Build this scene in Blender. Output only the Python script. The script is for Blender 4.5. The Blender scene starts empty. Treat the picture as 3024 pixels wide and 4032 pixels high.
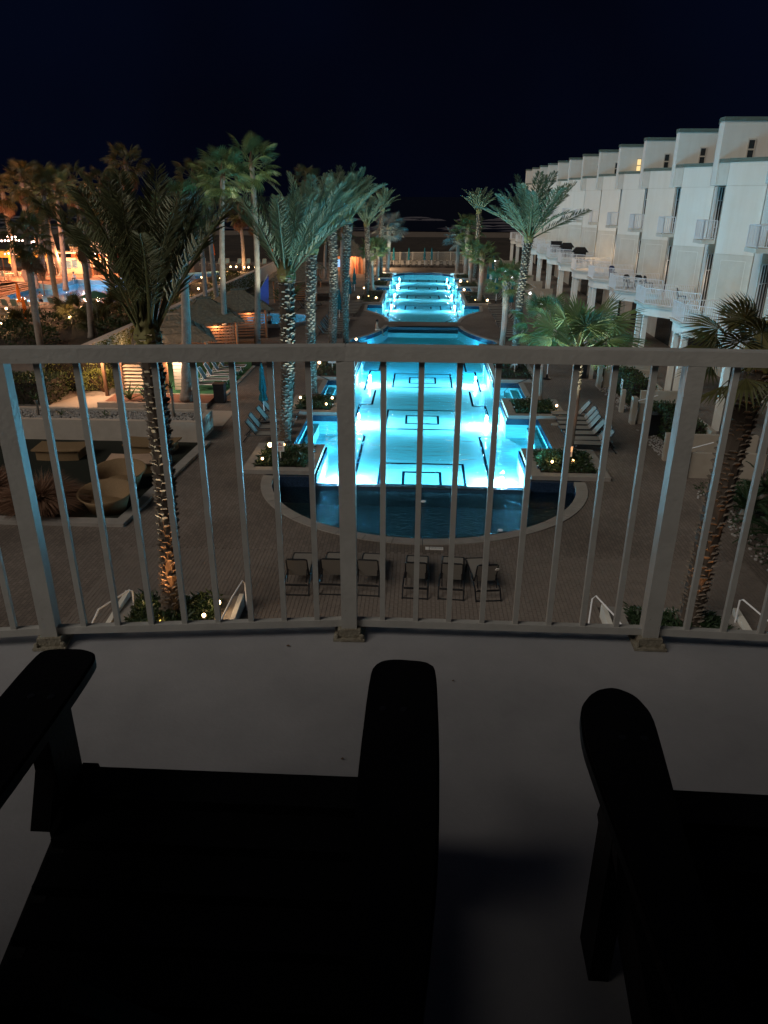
import bpy, math, random
from math import sin, cos, pi, radians, atan2, sqrt
from mathutils import Vector, Matrix, Quaternion
from mathutils.geometry import tessellate_polygon

scene = bpy.context.scene
COL = scene.collection
random.seed(7)

# ------------------------------------------------------------------ camera
cam_d = bpy.data.cameras.new('camera')
cam_d.sensor_width = 36.0
cam_d.lens = 25.893
cam_d.clip_start = 0.05
cam_d.clip_end = 20000
cam = bpy.data.objects.new('camera', cam_d)
COL.objects.link(cam)
_yaw, _pitch, _roll = radians(2.72), radians(23.22), radians(0.3)
_f0 = Vector((-sin(_yaw), cos(_yaw), 0)); _r0 = Vector((cos(_yaw), sin(_yaw), 0)); _u0 = Vector((0, 0, 1))
_f = _f0 * cos(_pitch) - _u0 * sin(_pitch); _u = _u0 * cos(_pitch) + _f0 * sin(_pitch)
_r = _r0 * cos(_roll) + _u * sin(_roll); _u = -_r0 * sin(_roll) + _u * cos(_roll)
cam.matrix_world = Matrix(((_r.x, _u.x, -_f.x, 0), (_r.y, _u.y, -_f.y, 0), (_r.z, _u.z, -_f.z, 10.0), (0, 0, 0, 1)))
scene.camera = cam

# ------------------------------------------------------------------ night sky, faint overhead glow, exposure
world = bpy.data.worlds.new('World'); scene.world = world; world.use_nodes = True
wn = world.node_tree.nodes; wl = world.node_tree.links
bg = wn['Background']
tc = wn.new('ShaderNodeTexCoord')
nz = wn.new('ShaderNodeTexNoise'); nz.inputs['Scale'].default_value = 2.2; nz.inputs['Detail'].default_value = 3
wl.new(tc.outputs['Generated'], nz.inputs['Vector'])
rp = wn.new('ShaderNodeValToRGB')
rp.color_ramp.elements[0].position = 0.30; rp.color_ramp.elements[0].color = (0.0007, 0.0010, 0.0036, 1)
rp.color_ramp.elements[1].position = 0.72; rp.color_ramp.elements[1].color = (0.0011, 0.0024, 0.0090, 1)
wl.new(nz.outputs['Fac'], rp.inputs['Fac']); wl.new(rp.outputs['Color'], bg.inputs['Color'])
bg.inputs['Strength'].default_value = 1.0

sun_d = bpy.data.lights.new('sun', 'SUN'); sun_d.energy = 1.1; sun_d.angle = radians(36); sun_d.color = (1.0, 0.92, 0.81)
sun = bpy.data.objects.new('sun', sun_d); COL.objects.link(sun)
sun.rotation_euler = Vector((0.58, 0.52, -0.63)).to_track_quat('-Z', 'Y').to_euler()

vs = scene.view_settings
vs.view_transform = 'Standard'; vs.look = 'None'; vs.exposure = 0.0; vs.gamma = 1.0; vs.use_curve_mapping = False
cy = scene.cycles
cy.use_denoising = True
cy.max_bounces = 6; cy.diffuse_bounces = 3; cy.glossy_bounces = 3; cy.transmission_bounces = 4; cy.transparent_max_bounces = 12
cy.caustics_reflective = False; cy.caustics_refractive = False
cy.sample_clamp_indirect = 4.0

# ------------------------------------------------------------------ materials
def mat(name, col, rough=0.7, metal=0.0, emit=None, es=1.0, var=None, vscale=3.0, bump=0.0, bscale=20.0, spec=0.4, trans=0.0):
    m = bpy.data.materials.new(name); m.use_nodes = True
    nt = m.node_tree; b = nt.nodes['Principled BSDF']
    b.inputs['Base Color'].default_value = (*col, 1); b.inputs['Roughness'].default_value = rough
    b.inputs['Metallic'].default_value = metal; b.inputs['Specular IOR Level'].default_value = spec
    if emit:
        b.inputs['Emission Color'].default_value = (*emit, 1); b.inputs['Emission Strength'].default_value = es
    if var or bump:
        co = nt.nodes.new('ShaderNodeTexCoord')
    if var:
        n = nt.nodes.new('ShaderNodeTexNoise'); n.inputs['Scale'].default_value = vscale; n.inputs['Detail'].default_value = 6
        n.inputs['Roughness'].default_value = 0.65
        nt.links.new(co.outputs['Object'], n.inputs['Vector'])
        r = nt.nodes.new('ShaderNodeValToRGB'); r.color_ramp.elements[0].position = 0.3; r.color_ramp.elements[1].position = 0.7
        r.color_ramp.elements[0].color = (*col, 1); r.color_ramp.elements[1].color = (*var, 1)
        nt.links.new(n.outputs['Fac'], r.inputs['Fac']); nt.links.new(r.outputs['Color'], b.inputs['Base Color'])
    if bump:
        n2 = nt.nodes.new('ShaderNodeTexNoise'); n2.inputs['Scale'].default_value = bscale; n2.inputs['Detail'].default_value = 4
        nt.links.new(co.outputs['Object'], n2.inputs['Vector'])
        bn = nt.nodes.new('ShaderNodeBump'); bn.inputs['Strength'].default_value = bump; bn.inputs['Distance'].default_value = 0.03
        nt.links.new(n2.outputs['Fac'], bn.inputs['Height']); nt.links.new(bn.outputs['Normal'], b.inputs['Normal'])
    return m

def leaf_mat(name, c1, c2, rough=0.5):
    m = mat(name, c1, rough, var=c2, vscale=1.3)
    nt = m.node_tree; b = nt.nodes['Principled BSDF']; out = nt.nodes['Material Output']
    t = nt.nodes.new('ShaderNodeBsdfTranslucent'); t.inputs['Color'].default_value = (*c2, 1)
    oi = nt.nodes.new('ShaderNodeObjectInfo')
    mx = nt.nodes.new('ShaderNodeMixShader'); mx.inputs[0].default_value = 0.25
    nt.links.new(b.outputs[0], mx.inputs[1]); nt.links.new(t.outputs[0], mx.inputs[2]); nt.links.new(mx.outputs[0], out.inputs['Surface'])
    return m

M = {}
M['railing'] = mat('railing_paint', (0.45, 0.435, 0.405), 0.38, var=(0.56, 0.545, 0.51), vscale=6, bump=0.08, bscale=60)
_nt = M['railing'].node_tree; _b = _nt.nodes['Principled BSDF']; _src = _b.inputs['Base Color'].links[0].from_socket
_n = _nt.nodes.new('ShaderNodeTexNoise'); _n.inputs['Scale'].default_value = 14; _n.inputs['Detail'].default_value = 9; _n.inputs['Roughness'].default_value = .75
_co = _nt.nodes.new('ShaderNodeTexCoord'); _nt.links.new(_co.outputs['Object'], _n.inputs['Vector'])
_r = _nt.nodes.new('ShaderNodeValToRGB'); _r.color_ramp.elements[0].position = .66; _r.color_ramp.elements[1].position = .72
_x = _nt.nodes.new('ShaderNodeMix'); _x.data_type = 'RGBA'; _x.inputs[7].default_value = (.16, .10, .065, 1)
_nt.links.new(_n.outputs['Fac'], _r.inputs['Fac']); _nt.links.new(_r.outputs['Color'], _x.inputs[0]); _nt.links.new(_src, _x.inputs[6]); _nt.links.new(_x.outputs[2], _b.inputs['Base Color'])
M['bracket'] = mat('weathered_bracket', (0.20, 0.17, 0.12), 0.7, var=(0.42, 0.38, 0.30), vscale=26, bump=0.4, bscale=60)
M['floor'] = mat('balcony_concrete', (0.32, 0.315, 0.325), 0.5, var=(0.43, 0.42, 0.43), vscale=2.2, bump=0.05, bscale=90)
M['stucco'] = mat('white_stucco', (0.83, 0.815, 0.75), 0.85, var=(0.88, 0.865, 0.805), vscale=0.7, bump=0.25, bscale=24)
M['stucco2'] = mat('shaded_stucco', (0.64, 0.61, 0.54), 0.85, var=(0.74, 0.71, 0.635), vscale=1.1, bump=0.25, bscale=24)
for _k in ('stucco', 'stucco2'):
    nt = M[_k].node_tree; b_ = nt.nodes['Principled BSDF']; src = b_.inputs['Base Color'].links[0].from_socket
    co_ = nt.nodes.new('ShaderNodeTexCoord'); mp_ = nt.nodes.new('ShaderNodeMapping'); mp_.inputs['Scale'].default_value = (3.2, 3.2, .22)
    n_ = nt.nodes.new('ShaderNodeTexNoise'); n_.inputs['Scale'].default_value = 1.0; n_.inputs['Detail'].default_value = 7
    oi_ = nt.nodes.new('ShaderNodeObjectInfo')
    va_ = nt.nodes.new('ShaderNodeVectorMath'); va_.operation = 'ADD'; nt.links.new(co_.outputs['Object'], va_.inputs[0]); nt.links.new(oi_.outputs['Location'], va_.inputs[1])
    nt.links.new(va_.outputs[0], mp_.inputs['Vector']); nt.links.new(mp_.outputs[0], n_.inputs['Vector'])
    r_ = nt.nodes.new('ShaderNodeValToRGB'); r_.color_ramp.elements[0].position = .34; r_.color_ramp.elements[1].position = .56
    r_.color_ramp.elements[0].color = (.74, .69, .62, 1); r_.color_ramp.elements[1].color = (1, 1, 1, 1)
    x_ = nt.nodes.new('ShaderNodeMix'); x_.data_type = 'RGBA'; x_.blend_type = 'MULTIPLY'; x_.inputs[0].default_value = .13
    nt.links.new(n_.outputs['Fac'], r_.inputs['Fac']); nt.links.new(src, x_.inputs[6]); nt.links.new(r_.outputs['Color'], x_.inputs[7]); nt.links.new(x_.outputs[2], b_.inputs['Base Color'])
M['cap'] = mat('green_metal_cap', (0.13, 0.175, 0.15), 0.45, var=(0.165, 0.215, 0.185), vscale=2)
M['patio'] = mat('tan_patio_wall', (0.36, 0.31, 0.25), 0.85, var=(0.44, 0.385, 0.32), vscale=1.4, bump=0.2, bscale=24)
M['white_metal'] = mat('white_metal', (0.84, 0.84, 0.86), 0.4)
M['glass'] = mat('dark_glass', (0.03, 0.04, 0.045), 0.08, spec=0.6)
M['blackplastic'] = mat('black_plastic', (0.004, 0.004, 0.0045), 0.55, var=(0.006, 0.006, 0.007), vscale=8, bump=0.06, bscale=70, spec=0.12)
M['dark_metal'] = mat('dark_metal', (0.012, 0.012, 0.014), 0.35)
M['sling'] = mat('tan_sling', (0.22, 0.20, 0.175), 0.8, var=(0.28, 0.255, 0.225), vscale=40)
M['concrete'] = mat('planter_kerb', (0.26, 0.235, 0.21), 0.8, var=(0.33, 0.30, 0.27), vscale=2.5, bump=0.15, bscale=40)
M['rim'] = mat('basin_coping', (0.25, 0.225, 0.20), 0.75, var=(0.32, 0.29, 0.26), vscale=2, bump=0.1, bscale=40)
M['darktile'] = mat('dark_tile', (0.008, 0.016, 0.04), 0.25, var=(0.03, 0.06, 0.11), vscale=22, bump=0.3, bscale=30)
M['pebbletile'] = mat('pebble_tile', (0.010, 0.02, 0.035), 0.25, var=(0.06, 0.09, 0.11), vscale=26, bump=0.5, bscale=34)
M['plaster'] = mat('pool_plaster', (0.44, 0.86, 0.92), 0.7, var=(0.50, 0.90, 0.95), vscale=0.5)
M['spill'] = mat('spillway_tile', (0.008, 0.05, 0.09), 0.3, var=(0.012, 0.075, 0.13), vscale=1.2)  # glow of the pools is put into the blue of this tile
M['lane'] = mat('dark_blue_tile', (0.006, 0.018, 0.035), 0.9, spec=0.0)
M['basinfloor'] = mat('basin_floor', (0.010, 0.026, 0.038), 0.4, var=(0.022, 0.05, 0.065), vscale=7)
M['soil'] = mat('soil', (0.018, 0.014, 0.010), 0.95, var=(0.03, 0.022, 0.015), vscale=8, bump=0.5, bscale=30)
M['turf'] = mat('dark_turf', (0.006, 0.008, 0.004), 0.95, var=(0.014, 0.016, 0.008), vscale=14, bump=0.4, bscale=60)
M['greenturf'] = mat('green_turf', (0.04, 0.16, 0.07), 0.95, var=(0.05, 0.20, 0.09), vscale=10, bump=0.3, bscale=80)
M['mulch'] = mat('red_mulch', (0.16, 0.07, 0.045), 0.95, var=(0.26, 0.12, 0.08), vscale=22, bump=0.8, bscale=30)
M['pebbles'] = mat('white_pebbles', (0.30, 0.28, 0.26), 0.8, var=(0.45, 0.42, 0.40), vscale=20)
M['sand'] = mat('sand', (0.12, 0.095, 0.075), 0.95, var=(0.17, 0.135, 0.11), vscale=0.3, bump=0.3, bscale=2)
M['dune'] = mat('dune_scrub', (0.020, 0.016, 0.012), 0.95, var=(0.05, 0.038, 0.03), vscale=0.35, bump=0.8, bscale=1.5)
M['foam'] = mat('sea_foam', (0.13, 0.12, 0.145), 0.9, var=(0.04, 0.037, 0.05), vscale=0.12)
M['walk'] = mat('concrete_walk', (0.36, 0.30, 0.25), 0.85, var=(0.42, 0.35, 0.29), vscale=2, bump=0.1, bscale=30)
M['redwood'] = mat('red_deck', (0.30, 0.15, 0.10), 0.8, var=(0.38, 0.20, 0.13), vscale=2, bump=0.1, bscale=30)
M['thatch'] = mat('thatch_straw', (0.085, 0.07, 0.05), 0.95, var=(0.17, 0.145, 0.105), vscale=7, bump=0.8, bscale=30)
M['timber'] = mat('cabana_timber', (0.30, 0.14, 0.07), 0.6, var=(0.38, 0.19, 0.10), vscale=6)
M['darktimber'] = mat('dark_timber', (0.09, 0.045, 0.025), 0.7, var=(0.13, 0.07, 0.04), vscale=6)
M['teal'] = mat('teal_canvas', (0.004, 0.10, 0.125), 0.8, var=(0.006, 0.14, 0.17), vscale=5)
M['orange'] = mat('orange_canvas', (0.75, 0.17, 0.02), 0.8, var=(0.85, 0.24, 0.03), vscale=5)
M['yellow'] = mat('yellow_canvas', (0.75, 0.42, 0.04), 0.8, var=(0.80, 0.48, 0.07), vscale=2)
M['greencanvas'] = mat('green_canvas', (0.05, 0.14, 0.08), 0.8)
M['bluesail'] = mat('blue_sail_cloth', (0.06, 0.11, 0.42), 0.8, var=(0.08, 0.14, 0.50), vscale=1.5)
M['wicker'] = mat('wicker_weave', (0.20, 0.125, 0.06), 0.7, var=(0.27, 0.175, 0.09), vscale=30, bump=0.5, bscale=80)
M['palesheet'] = mat('pale_table_top', (0.33, 0.23, 0.165), 0.6, var=(0.38, 0.27, 0.20), vscale=4)
M['bin'] = mat('charcoal_bin', (0.012, 0.012, 0.014), 0.5)
M['white'] = mat('white_panel', (0.75, 0.73, 0.70), 0.5)
M['ink'] = mat('black_ink', (0.015, 0.015, 0.015), 0.7)
M['redink'] = mat('red_ink', (0.30, 0.05, 0.04), 0.7)
M['redpaint'] = mat('red_paint', (0.55, 0.05, 0.03), 0.5, var=(0.62, 0.08, 0.05), vscale=2)
M['bluepaint'] = mat('pale_blue_paint', (0.25, 0.42, 0.48), 0.5)
M['creamwall'] = mat('cream_wall', (0.75, 0.58, 0.40), 0.7, var=(0.8, 0.64, 0.46), vscale=1.2)
M['yellowwall'] = mat('yellow_wall', (0.72, 0.42, 0.08), 0.7, var=(0.78, 0.48, 0.11), vscale=1.2)
M['orangewall'] = mat('orange_hut_wall', (0.62, 0.30, 0.16), 0.7, var=(0.68, 0.35, 0.19), vscale=2)
M['redpost'] = mat('red_post', (0.28, 0.03, 0.015), 0.6)
M['adir'] = mat('pale_wood_paint', (0.62, 0.52, 0.40), 0.6)
M['lounge_teal'] = mat('pale_teal_sling', (0.22, 0.33, 0.31), 0.8)
M['skin'] = mat('skin', (0.40, 0.24, 0.16), 0.55, var=(0.44, 0.27, 0.18), vscale=6)
M['hair'] = mat('dark_hair', (0.015, 0.01, 0.008), 0.6)
M['darkcloth'] = mat('dark_cloth', (0.02, 0.018, 0.022), 0.9)
M['whitecloth'] = mat('white_cloth', (0.72, 0.68, 0.62), 0.9)
M['beigefence'] = mat('cream_fence', (0.60, 0.55, 0.46), 0.6)
M['navy'] = mat('navy_plastic', (0.02, 0.03, 0.10), 0.5)
M['greycover'] = mat('black_grill_cover', (0.006, 0.006, 0.008), 0.6)
M['fenceglow'] = mat('cream_post', (0.62, 0.5, 0.42), 0.7)
M['frond'] = leaf_mat('date_frond', (0.085, 0.135, 0.085), (0.14, 0.20, 0.125))
M['frond_dark'] = leaf_mat('dusky_frond', (0.065, 0.075, 0.032), (0.10, 0.105, 0.05))
M['fan'] = leaf_mat('fan_leaf', (0.088, 0.135, 0.050), (0.14, 0.19, 0.075))
M['fan_warm'] = leaf_mat('olive_fan_leaf', (0.065, 0.070, 0.022), (0.10, 0.095, 0.035))
M['fan_blue'] = leaf_mat('silver_fan_leaf', (0.16, 0.20, 0.19), (0.22, 0.26, 0.25))
M['deadleaf'] = leaf_mat('dead_leaf', (0.13, 0.075, 0.04), (0.19, 0.115, 0.065), 0.8)
M['bud'] = mat('leaf_base', (0.16, 0.15, 0.05), 0.7, var=(0.22, 0.19, 0.07), vscale=4)
M['trunk_date'] = mat('date_trunk', (0.13, 0.105, 0.083), 0.9, var=(0.25, 0.21, 0.172), vscale=3, bump=0.5, bscale=25)
M['trunk_gap'] = mat('trunk_fibre', (0.075, 0.058, 0.045), 0.95)
M['trunk_grey'] = mat('grey_trunk', (0.21, 0.17, 0.14), 0.9, var=(0.32, 0.27, 0.23), vscale=4, bump=0.5, bscale=18)
M['hedge'] = leaf_mat('hedge_leaf', (0.035, 0.058, 0.022), (0.06, 0.085, 0.03))
M['ivy'] = leaf_mat('ivy_leaf', (0.12, 0.145, 0.03), (0.19, 0.20, 0.05))
M['cover'] = leaf_mat('groundcover_leaf', (0.020, 0.040, 0.018), (0.045, 0.075, 0.03))
M['strap'] = leaf_mat('strap_leaf', (0.05, 0.09, 0.03), (0.09, 0.13, 0.05))
M['cycad'] = leaf_mat('cycad_leaf', (0.018, 0.042, 0.016), (0.035, 0.065, 0.024))
M['drygrass'] = leaf_mat('dry_grass', (0.20, 0.11, 0.065), (0.30, 0.17, 0.11), 0.8)

def emis(name, col, s):
    m = bpy.data.materials.new(name); m.use_nodes = True; nt = m.node_tree
    nt.nodes.remove(nt.nodes['Principled BSDF']); e = nt.nodes.new('ShaderNodeEmission')
    e.inputs[0].default_value = (*col, 1); e.inputs[1].default_value = s
    nt.links.new(e.outputs[0], nt.nodes['Material Output'].inputs[0]); return m
M['bulb_warm'] = emis('warm_bulb', (1.0, 0.62, 0.30), 14)
M['bulb_amber'] = emis('amber_bulb', (1.0, 0.50, 0.16), 10)
M['bulb_white'] = emis('white_bulb', (0.95, 1.0, 1.0), 14)
M['bulb_pink'] = emis('string_bulb', (1.0, 0.66, 0.52), 22)
M['litpane'] = emis('lit_pane', (1.0, 0.72, 0.32), 1.15)
M['menu'] = emis('lit_menu_board', (1.0, 0.78, 0.52), 0.9)
M['tvscreen'] = emis('tv_screen', (0.35, 0.62, 1.0), 1.2)
M['lens_cyan'] = emis('pool_lens', (0.6, 0.95, 1.0), 12)

def water(name, tint, refl=0.16, bscale=(1.6, 3.2), bstr=0.5, rough=0.04):
    m = bpy.data.materials.new(name); m.use_nodes = True; nt = m.node_tree
    nt.nodes.remove(nt.nodes['Principled BSDF'])
    co = nt.nodes.new('ShaderNodeTexCoord'); mp = nt.nodes.new('ShaderNodeMapping')
    mp.inputs['Scale'].default_value = (bscale[0], bscale[1], 1)
    nt.links.new(co.outputs['Object'], mp.inputs['Vector'])
    n = nt.nodes.new('ShaderNodeTexNoise'); n.inputs['Scale'].default_value = 1.0; n.inputs['Detail'].default_value = 4; n.inputs['Distortion'].default_value = 0.6
    nt.links.new(mp.outputs[0], n.inputs['Vector'])
    bp = nt.nodes.new('ShaderNodeBump'); bp.inputs['Strength'].default_value = bstr; bp.inputs['Distance'].default_value = 0.08
    nt.links.new(n.outputs['Fac'], bp.inputs['Height'])
    g = nt.nodes.new('ShaderNodeBsdfGlossy'); g.inputs['Roughness'].default_value = rough; nt.links.new(bp.outputs[0], g.inputs['Normal'])
    t = nt.nodes.new('ShaderNodeBsdfTransparent'); t.inputs['Color'].default_value = (*tint, 1)
    fr = nt.nodes.new('ShaderNodeFresnel'); fr.inputs['IOR'].default_value = 1.30; nt.links.new(bp.outputs[0], fr.inputs['Normal'])
    mm = nt.nodes.new('ShaderNodeMath'); mm.operation = 'MULTIPLY_ADD'; mm.inputs[1].default_value = refl; mm.inputs[2].default_value = 0.015
    nt.links.new(fr.outputs[0], mm.inputs[0])
    mx = nt.nodes.new('ShaderNodeMixShader'); nt.links.new(mm.outputs[0], mx.inputs[0])
    nt.links.new(t.outputs[0], mx.inputs[1]); nt.links.new(g.outputs[0], mx.inputs[2])
    nt.links.new(mx.outputs[0], nt.nodes['Material Output'].inputs[0]); return m
M['water'] = water('pool_water', (0.32, 0.93, 1.0), 0.75, (0.9, 2.6), 1.0)
M['basinwater'] = water('basin_water', (0.6, 0.9, 0.92), 1.0, (5, 9), 0.8, 0.10)
M['leftwater'] = water('lagoon_water', (0.70, 0.86, 1.0), 1.0, bscale=(1.0, 1.5), bstr=0.5)
M['sea'] = mat('night_sea', (0.004, 0.006, 0.012), 0.35, bump=0.6, bscale=0.25, spec=0.3)

def paver_mat():
    m = mat('clay_pavers', (0.20, 0.165, 0.14), 0.85)
    nt = m.node_tree; b = nt.nodes['Principled BSDF']
    co = nt.nodes.new('ShaderNodeTexCoord')
    br = nt.nodes.new('ShaderNodeTexBrick'); br.inputs['Scale'].default_value = 1.0
    br.inputs['Brick Width'].default_value = 0.22; br.inputs['Row Height'].default_value = 0.11; br.inputs['Mortar Size'].default_value = 0.006
    br.inputs['Color1'].default_value = (0.215, 0.175, 0.148, 1); br.inputs['Color2'].default_value = (0.165, 0.135, 0.115, 1)
    br.inputs['Mortar'].default_value = (0.085, 0.068, 0.058, 1)
    mp = nt.nodes.new('ShaderNodeMapping'); mp.inputs['Rotation'].default_value = (0, 0, pi / 2)
    nt.links.new(co.outputs['Object'], mp.inputs['Vector']); nt.links.new(mp.outputs[0], br.inputs['Vector'])
    n = nt.nodes.new('ShaderNodeTexNoise'); n.inputs['Scale'].default_value = 0.28; n.inputs['Detail'].default_value = 8
    nt.links.new(co.outputs['Object'], n.inputs['Vector'])
    mx = nt.nodes.new('ShaderNodeMix'); mx.data_type = 'RGBA'; mx.blend_type = 'MULTIPLY'; mx.inputs[0].default_value = 0.85
    r = nt.nodes.new('ShaderNodeValToRGB'); r.color_ramp.elements[0].position = .3; r.color_ramp.elements[1].position = .72; r.color_ramp.elements[0].color = (0.6, 0.58, 0.56, 1); r.color_ramp.elements[1].color = (1.25, 1.25, 1.25, 1)
    nt.links.new(n.outputs['Fac'], r.inputs['Fac'])
    nt.links.new(br.outputs['Color'], mx.inputs[6]); nt.links.new(r.outputs['Color'], mx.inputs[7]); nt.links.new(mx.outputs[2], b.inputs['Base Color'])
    bp = nt.nodes.new('ShaderNodeBump'); bp.inputs['Strength'].default_value = 0.6; bp.inputs['Distance'].default_value = 0.01; bp.invert = True
    nt.links.new(br.outputs['Fac'], bp.inputs['Height']); nt.links.new(bp.outputs[0], b.inputs['Normal'])
    return m
M['paver'] = paver_mat()
M['paverpiece'] = mat('paver_piece', (0.17, 0.14, 0.12), 0.85, var=(0.225, 0.185, 0.155), vscale=2.3, bump=0.2, bscale=60)
M['joint'] = mat('joint_sand', (0.07, 0.057, 0.048), 0.95)

# ------------------------------------------------------------------ mesh builder
class MB:
    def __init__(s): s.v = []; s.f = []
    def add(s, vs, fs, mtx=None):
        o = len(s.v)
        s.v += [tuple(mtx @ Vector(p)) if mtx else tuple(p) for p in vs]
        s.f += [tuple(i + o for i in f) for f in fs]; return s
    def box(s, c, d, rz=0, mtx=None):
        x, y, z = d[0] / 2, d[1] / 2, d[2] / 2
        vs = [(-x, -y, -z), (x, -y, -z), (x, y, -z), (-x, y, -z), (-x, -y, z), (x, -y, z), (x, y, z), (-x, y, z)]
        fs = [(0, 3, 2, 1), (4, 5, 6, 7), (0, 1, 5, 4), (1, 2, 6, 5), (2, 3, 7, 6), (3, 0, 4, 7)]
        m = Matrix.Translation(c) @ Matrix.Rotation(rz, 4, 'Z')
        return s.add(vs, fs, (mtx @ m) if mtx else m)
    def bx(s, x0, x1, y0, y1, z0, z1): return s.box(((x0 + x1) / 2, (y0 + y1) / 2, (z0 + z1) / 2), (x1 - x0, y1 - y0, z1 - z0))
    def prism(s, pts, z0, z1, mtx=None):
        n = len(pts); a = sum(pts[i][0] * pts[(i + 1) % n][1] - pts[(i + 1) % n][0] * pts[i][1] for i in range(n))
        if a < 0: pts = pts[::-1]
        vs = [(p[0], p[1], z0) for p in pts] + [(p[0], p[1], z1) for p in pts]
        fs = [tuple(range(n, 2 * n)), tuple(range(n - 1, -1, -1))] + [(i, (i + 1) % n, n + (i + 1) % n, n + i) for i in range(n)]
        return s.add(vs, fs, mtx)
    def bar(s, p, q, w, h=None, up=(0, 0, 1)):
        h = h or w; p = Vector(p); q = Vector(q); d = q - p; L = d.length
        if L < 1e-6: return s
        x = d / L; upv = Vector(up)
        if abs(x.dot(upv)) > 0.99: upv = Vector((0, 1, 0))
        y = upv.cross(x).normalized(); z = x.cross(y)
        m = Matrix(((x.x, y.x, z.x, (p.x + q.x) / 2), (x.y, y.y, z.y, (p.y + q.y) / 2), (x.z, y.z, z.z, (p.z + q.z) / 2), (0, 0, 0, 1)))
        return s.box((0, 0, 0), (L, w, h), 0, m)
    def tube(s, pts, rs, n=6, caps=True):
        pts = [Vector(p) for p in pts]
        if not hasattr(rs, '__len__'): rs = [rs] * len(pts)
        vs = []; fs = []
        for i, p in enumerate(pts):
            t = (pts[min(i + 1, len(pts) - 1)] - pts[max(i - 1, 0)]).normalized()
            a = Vector((0, 0, 1)) if abs(t.z) < 0.9 else Vector((1, 0, 0))
            u = t.cross(a).normalized(); w = t.cross(u)
            for k in range(n):
                an = 2 * pi * k / n
                vs.append(p + (u * cos(an) + w * sin(an)) * rs[i])
        for i in range(len(pts) - 1):
            for k in range(n):
                fs.append((i * n + k, i * n + (k + 1) % n, (i + 1) * n + (k + 1) % n, (i + 1) * n + k))
        if caps: fs += [tuple(range(n - 1, -1, -1)), tuple(range((len(pts) - 1) * n, len(pts) * n))]
        return s.add(vs, fs)
    def lathe(s, prof, n=12, c=(0, 0, 0), sx=1, sy=1, jit=0.0):
        vs = []; fs = []
        for r, z in prof:
            for k in range(n):
                an = 2 * pi * k / n; rr = r * (1 + random.uniform(-jit, jit))
                vs.append((c[0] + rr * cos(an) * sx, c[1] + rr * sin(an) * sy, c[2] + z + (random.uniform(-jit, jit) * r * .3)))
        for i in range(len(prof) - 1):
            for k in range(n):
                fs.append((i * n + k, i * n + (k + 1) % n, (i + 1) * n + (k + 1) % n, (i + 1) * n + k))
        fs += [tuple(range(n - 1, -1, -1)), tuple(range((len(prof) - 1) * n, len(prof) * n))]
        return s.add(vs, fs)
    def ball(s, c, r, n=8, m=5, sz=1.0):
        return s.lathe([(max(r * sin(pi * i / m), 0.001), -r * sz * cos(pi * i / m)) for i in range(m + 1)], n, c)
    def build(s, name, m=None, parent=None, smooth=False):
        me = bpy.data.meshes.new(name); me.from_pydata(s.v, [], s.f); me.update()
        if smooth: me.polygons.foreach_set('use_smooth', [True] * len(me.polygons))
        if m: me.materials.append(M[m] if isinstance(m, str) else m)
        o = bpy.data.objects.new(name, me); COL.objects.link(o)
        if parent: o.parent = parent
        return o

def inst(name, me, parent, mtx=None):
    o = bpy.data.objects.new(name, me); COL.objects.link(o); o.parent = parent
    if mtx is not None: o.matrix_local = mtx
    return o
def thing(name, label, cat, loc=(0, 0, 0), rz=0, group=None, sc=1):
    o = bpy.data.objects.new(name, None); COL.objects.link(o); o.empty_display_size = 0.2
    o.location = loc; o.rotation_euler = (0, 0, rz); o.scale = (sc, sc, sc)
    o['label'] = label; o['category'] = cat
    if group: o['group'] = group
    return o
def tag(o, label, cat, group=None):
    o['label'] = label; o['category'] = cat
    if group: o['group'] = group
    return o
def struct(o): o['kind'] = 'structure'; return o
def stuff(o): o['kind'] = 'stuff'; return o
def kids(o): return KIDS.get(o.name) or [c for c in o.children]
KIDS = {}
def dup(root, loc, rz=0, label=None, group=None, sc=None):
    r = root.copy(); COL.objects.link(r); r.location = loc; r.rotation_euler = (0, 0, rz)
    if sc: r.scale = (sc, sc, sc)
    if label: r['label'] = label
    if group: r['group'] = group
    for ch in root.children:
        c = ch.copy(); COL.objects.link(c); c.parent = r
        for g in ch.children:
            d = g.copy(); COL.objects.link(d); d.parent = c
    return r
ORD = ['first', 'second', 'third', 'fourth', 'fifth', 'sixth', 'seventh', 'eighth', 'ninth', 'tenth', 'eleventh', 'twelfth', 'thirteenth', 'fourteenth', 'fifteenth', 'sixteenth', 'seventeenth', 'eighteenth', 'nineteenth', 'twentieth']
def lamp(name, kind, loc, power, col, size=0.05, parent=None, spot=None, direction=None, sy=None):
    d = bpy.data.lights.new(name, kind); d.energy = power; d.color = col
    if kind == 'AREA':
        d.shape = 'RECTANGLE'; d.size = size; d.size_y = sy or size
    elif kind in ('POINT', 'SPOT'): d.shadow_soft_size = size
    if spot: d.spot_size = radians(spot); d.spot_blend = 0.8
    o = bpy.data.objects.new(name, d); COL.objects.link(o); o.location = loc
    if direction: o.rotation_euler = Vector(direction).to_track_quat('-Z', 'Y').to_euler()
    if parent: o.parent = parent
    return o
def sheet(name, outer, holes, z, m):
    loops = [[Vector((p[0], p[1], 0)) for p in outer]] + [[Vector((p[0], p[1], 0)) for p in h] for h in holes]
    flat = [p for l in loops for p in l]
    tris = tessellate_polygon(loops)
    b = MB()
    fs = []
    for t in tris:
        a, c, d = [flat[i] for i in t]
        cr = (c.x - a.x) * (d.y - a.y) - (c.y - a.y) * (d.x - a.x)
        if abs(cr) < 1e-9: continue
        fs.append(t if cr > 0 else t[::-1])
    b.add([(p.x, p.y, z) for p in flat], fs)
    return b.build(name, m)

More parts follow.
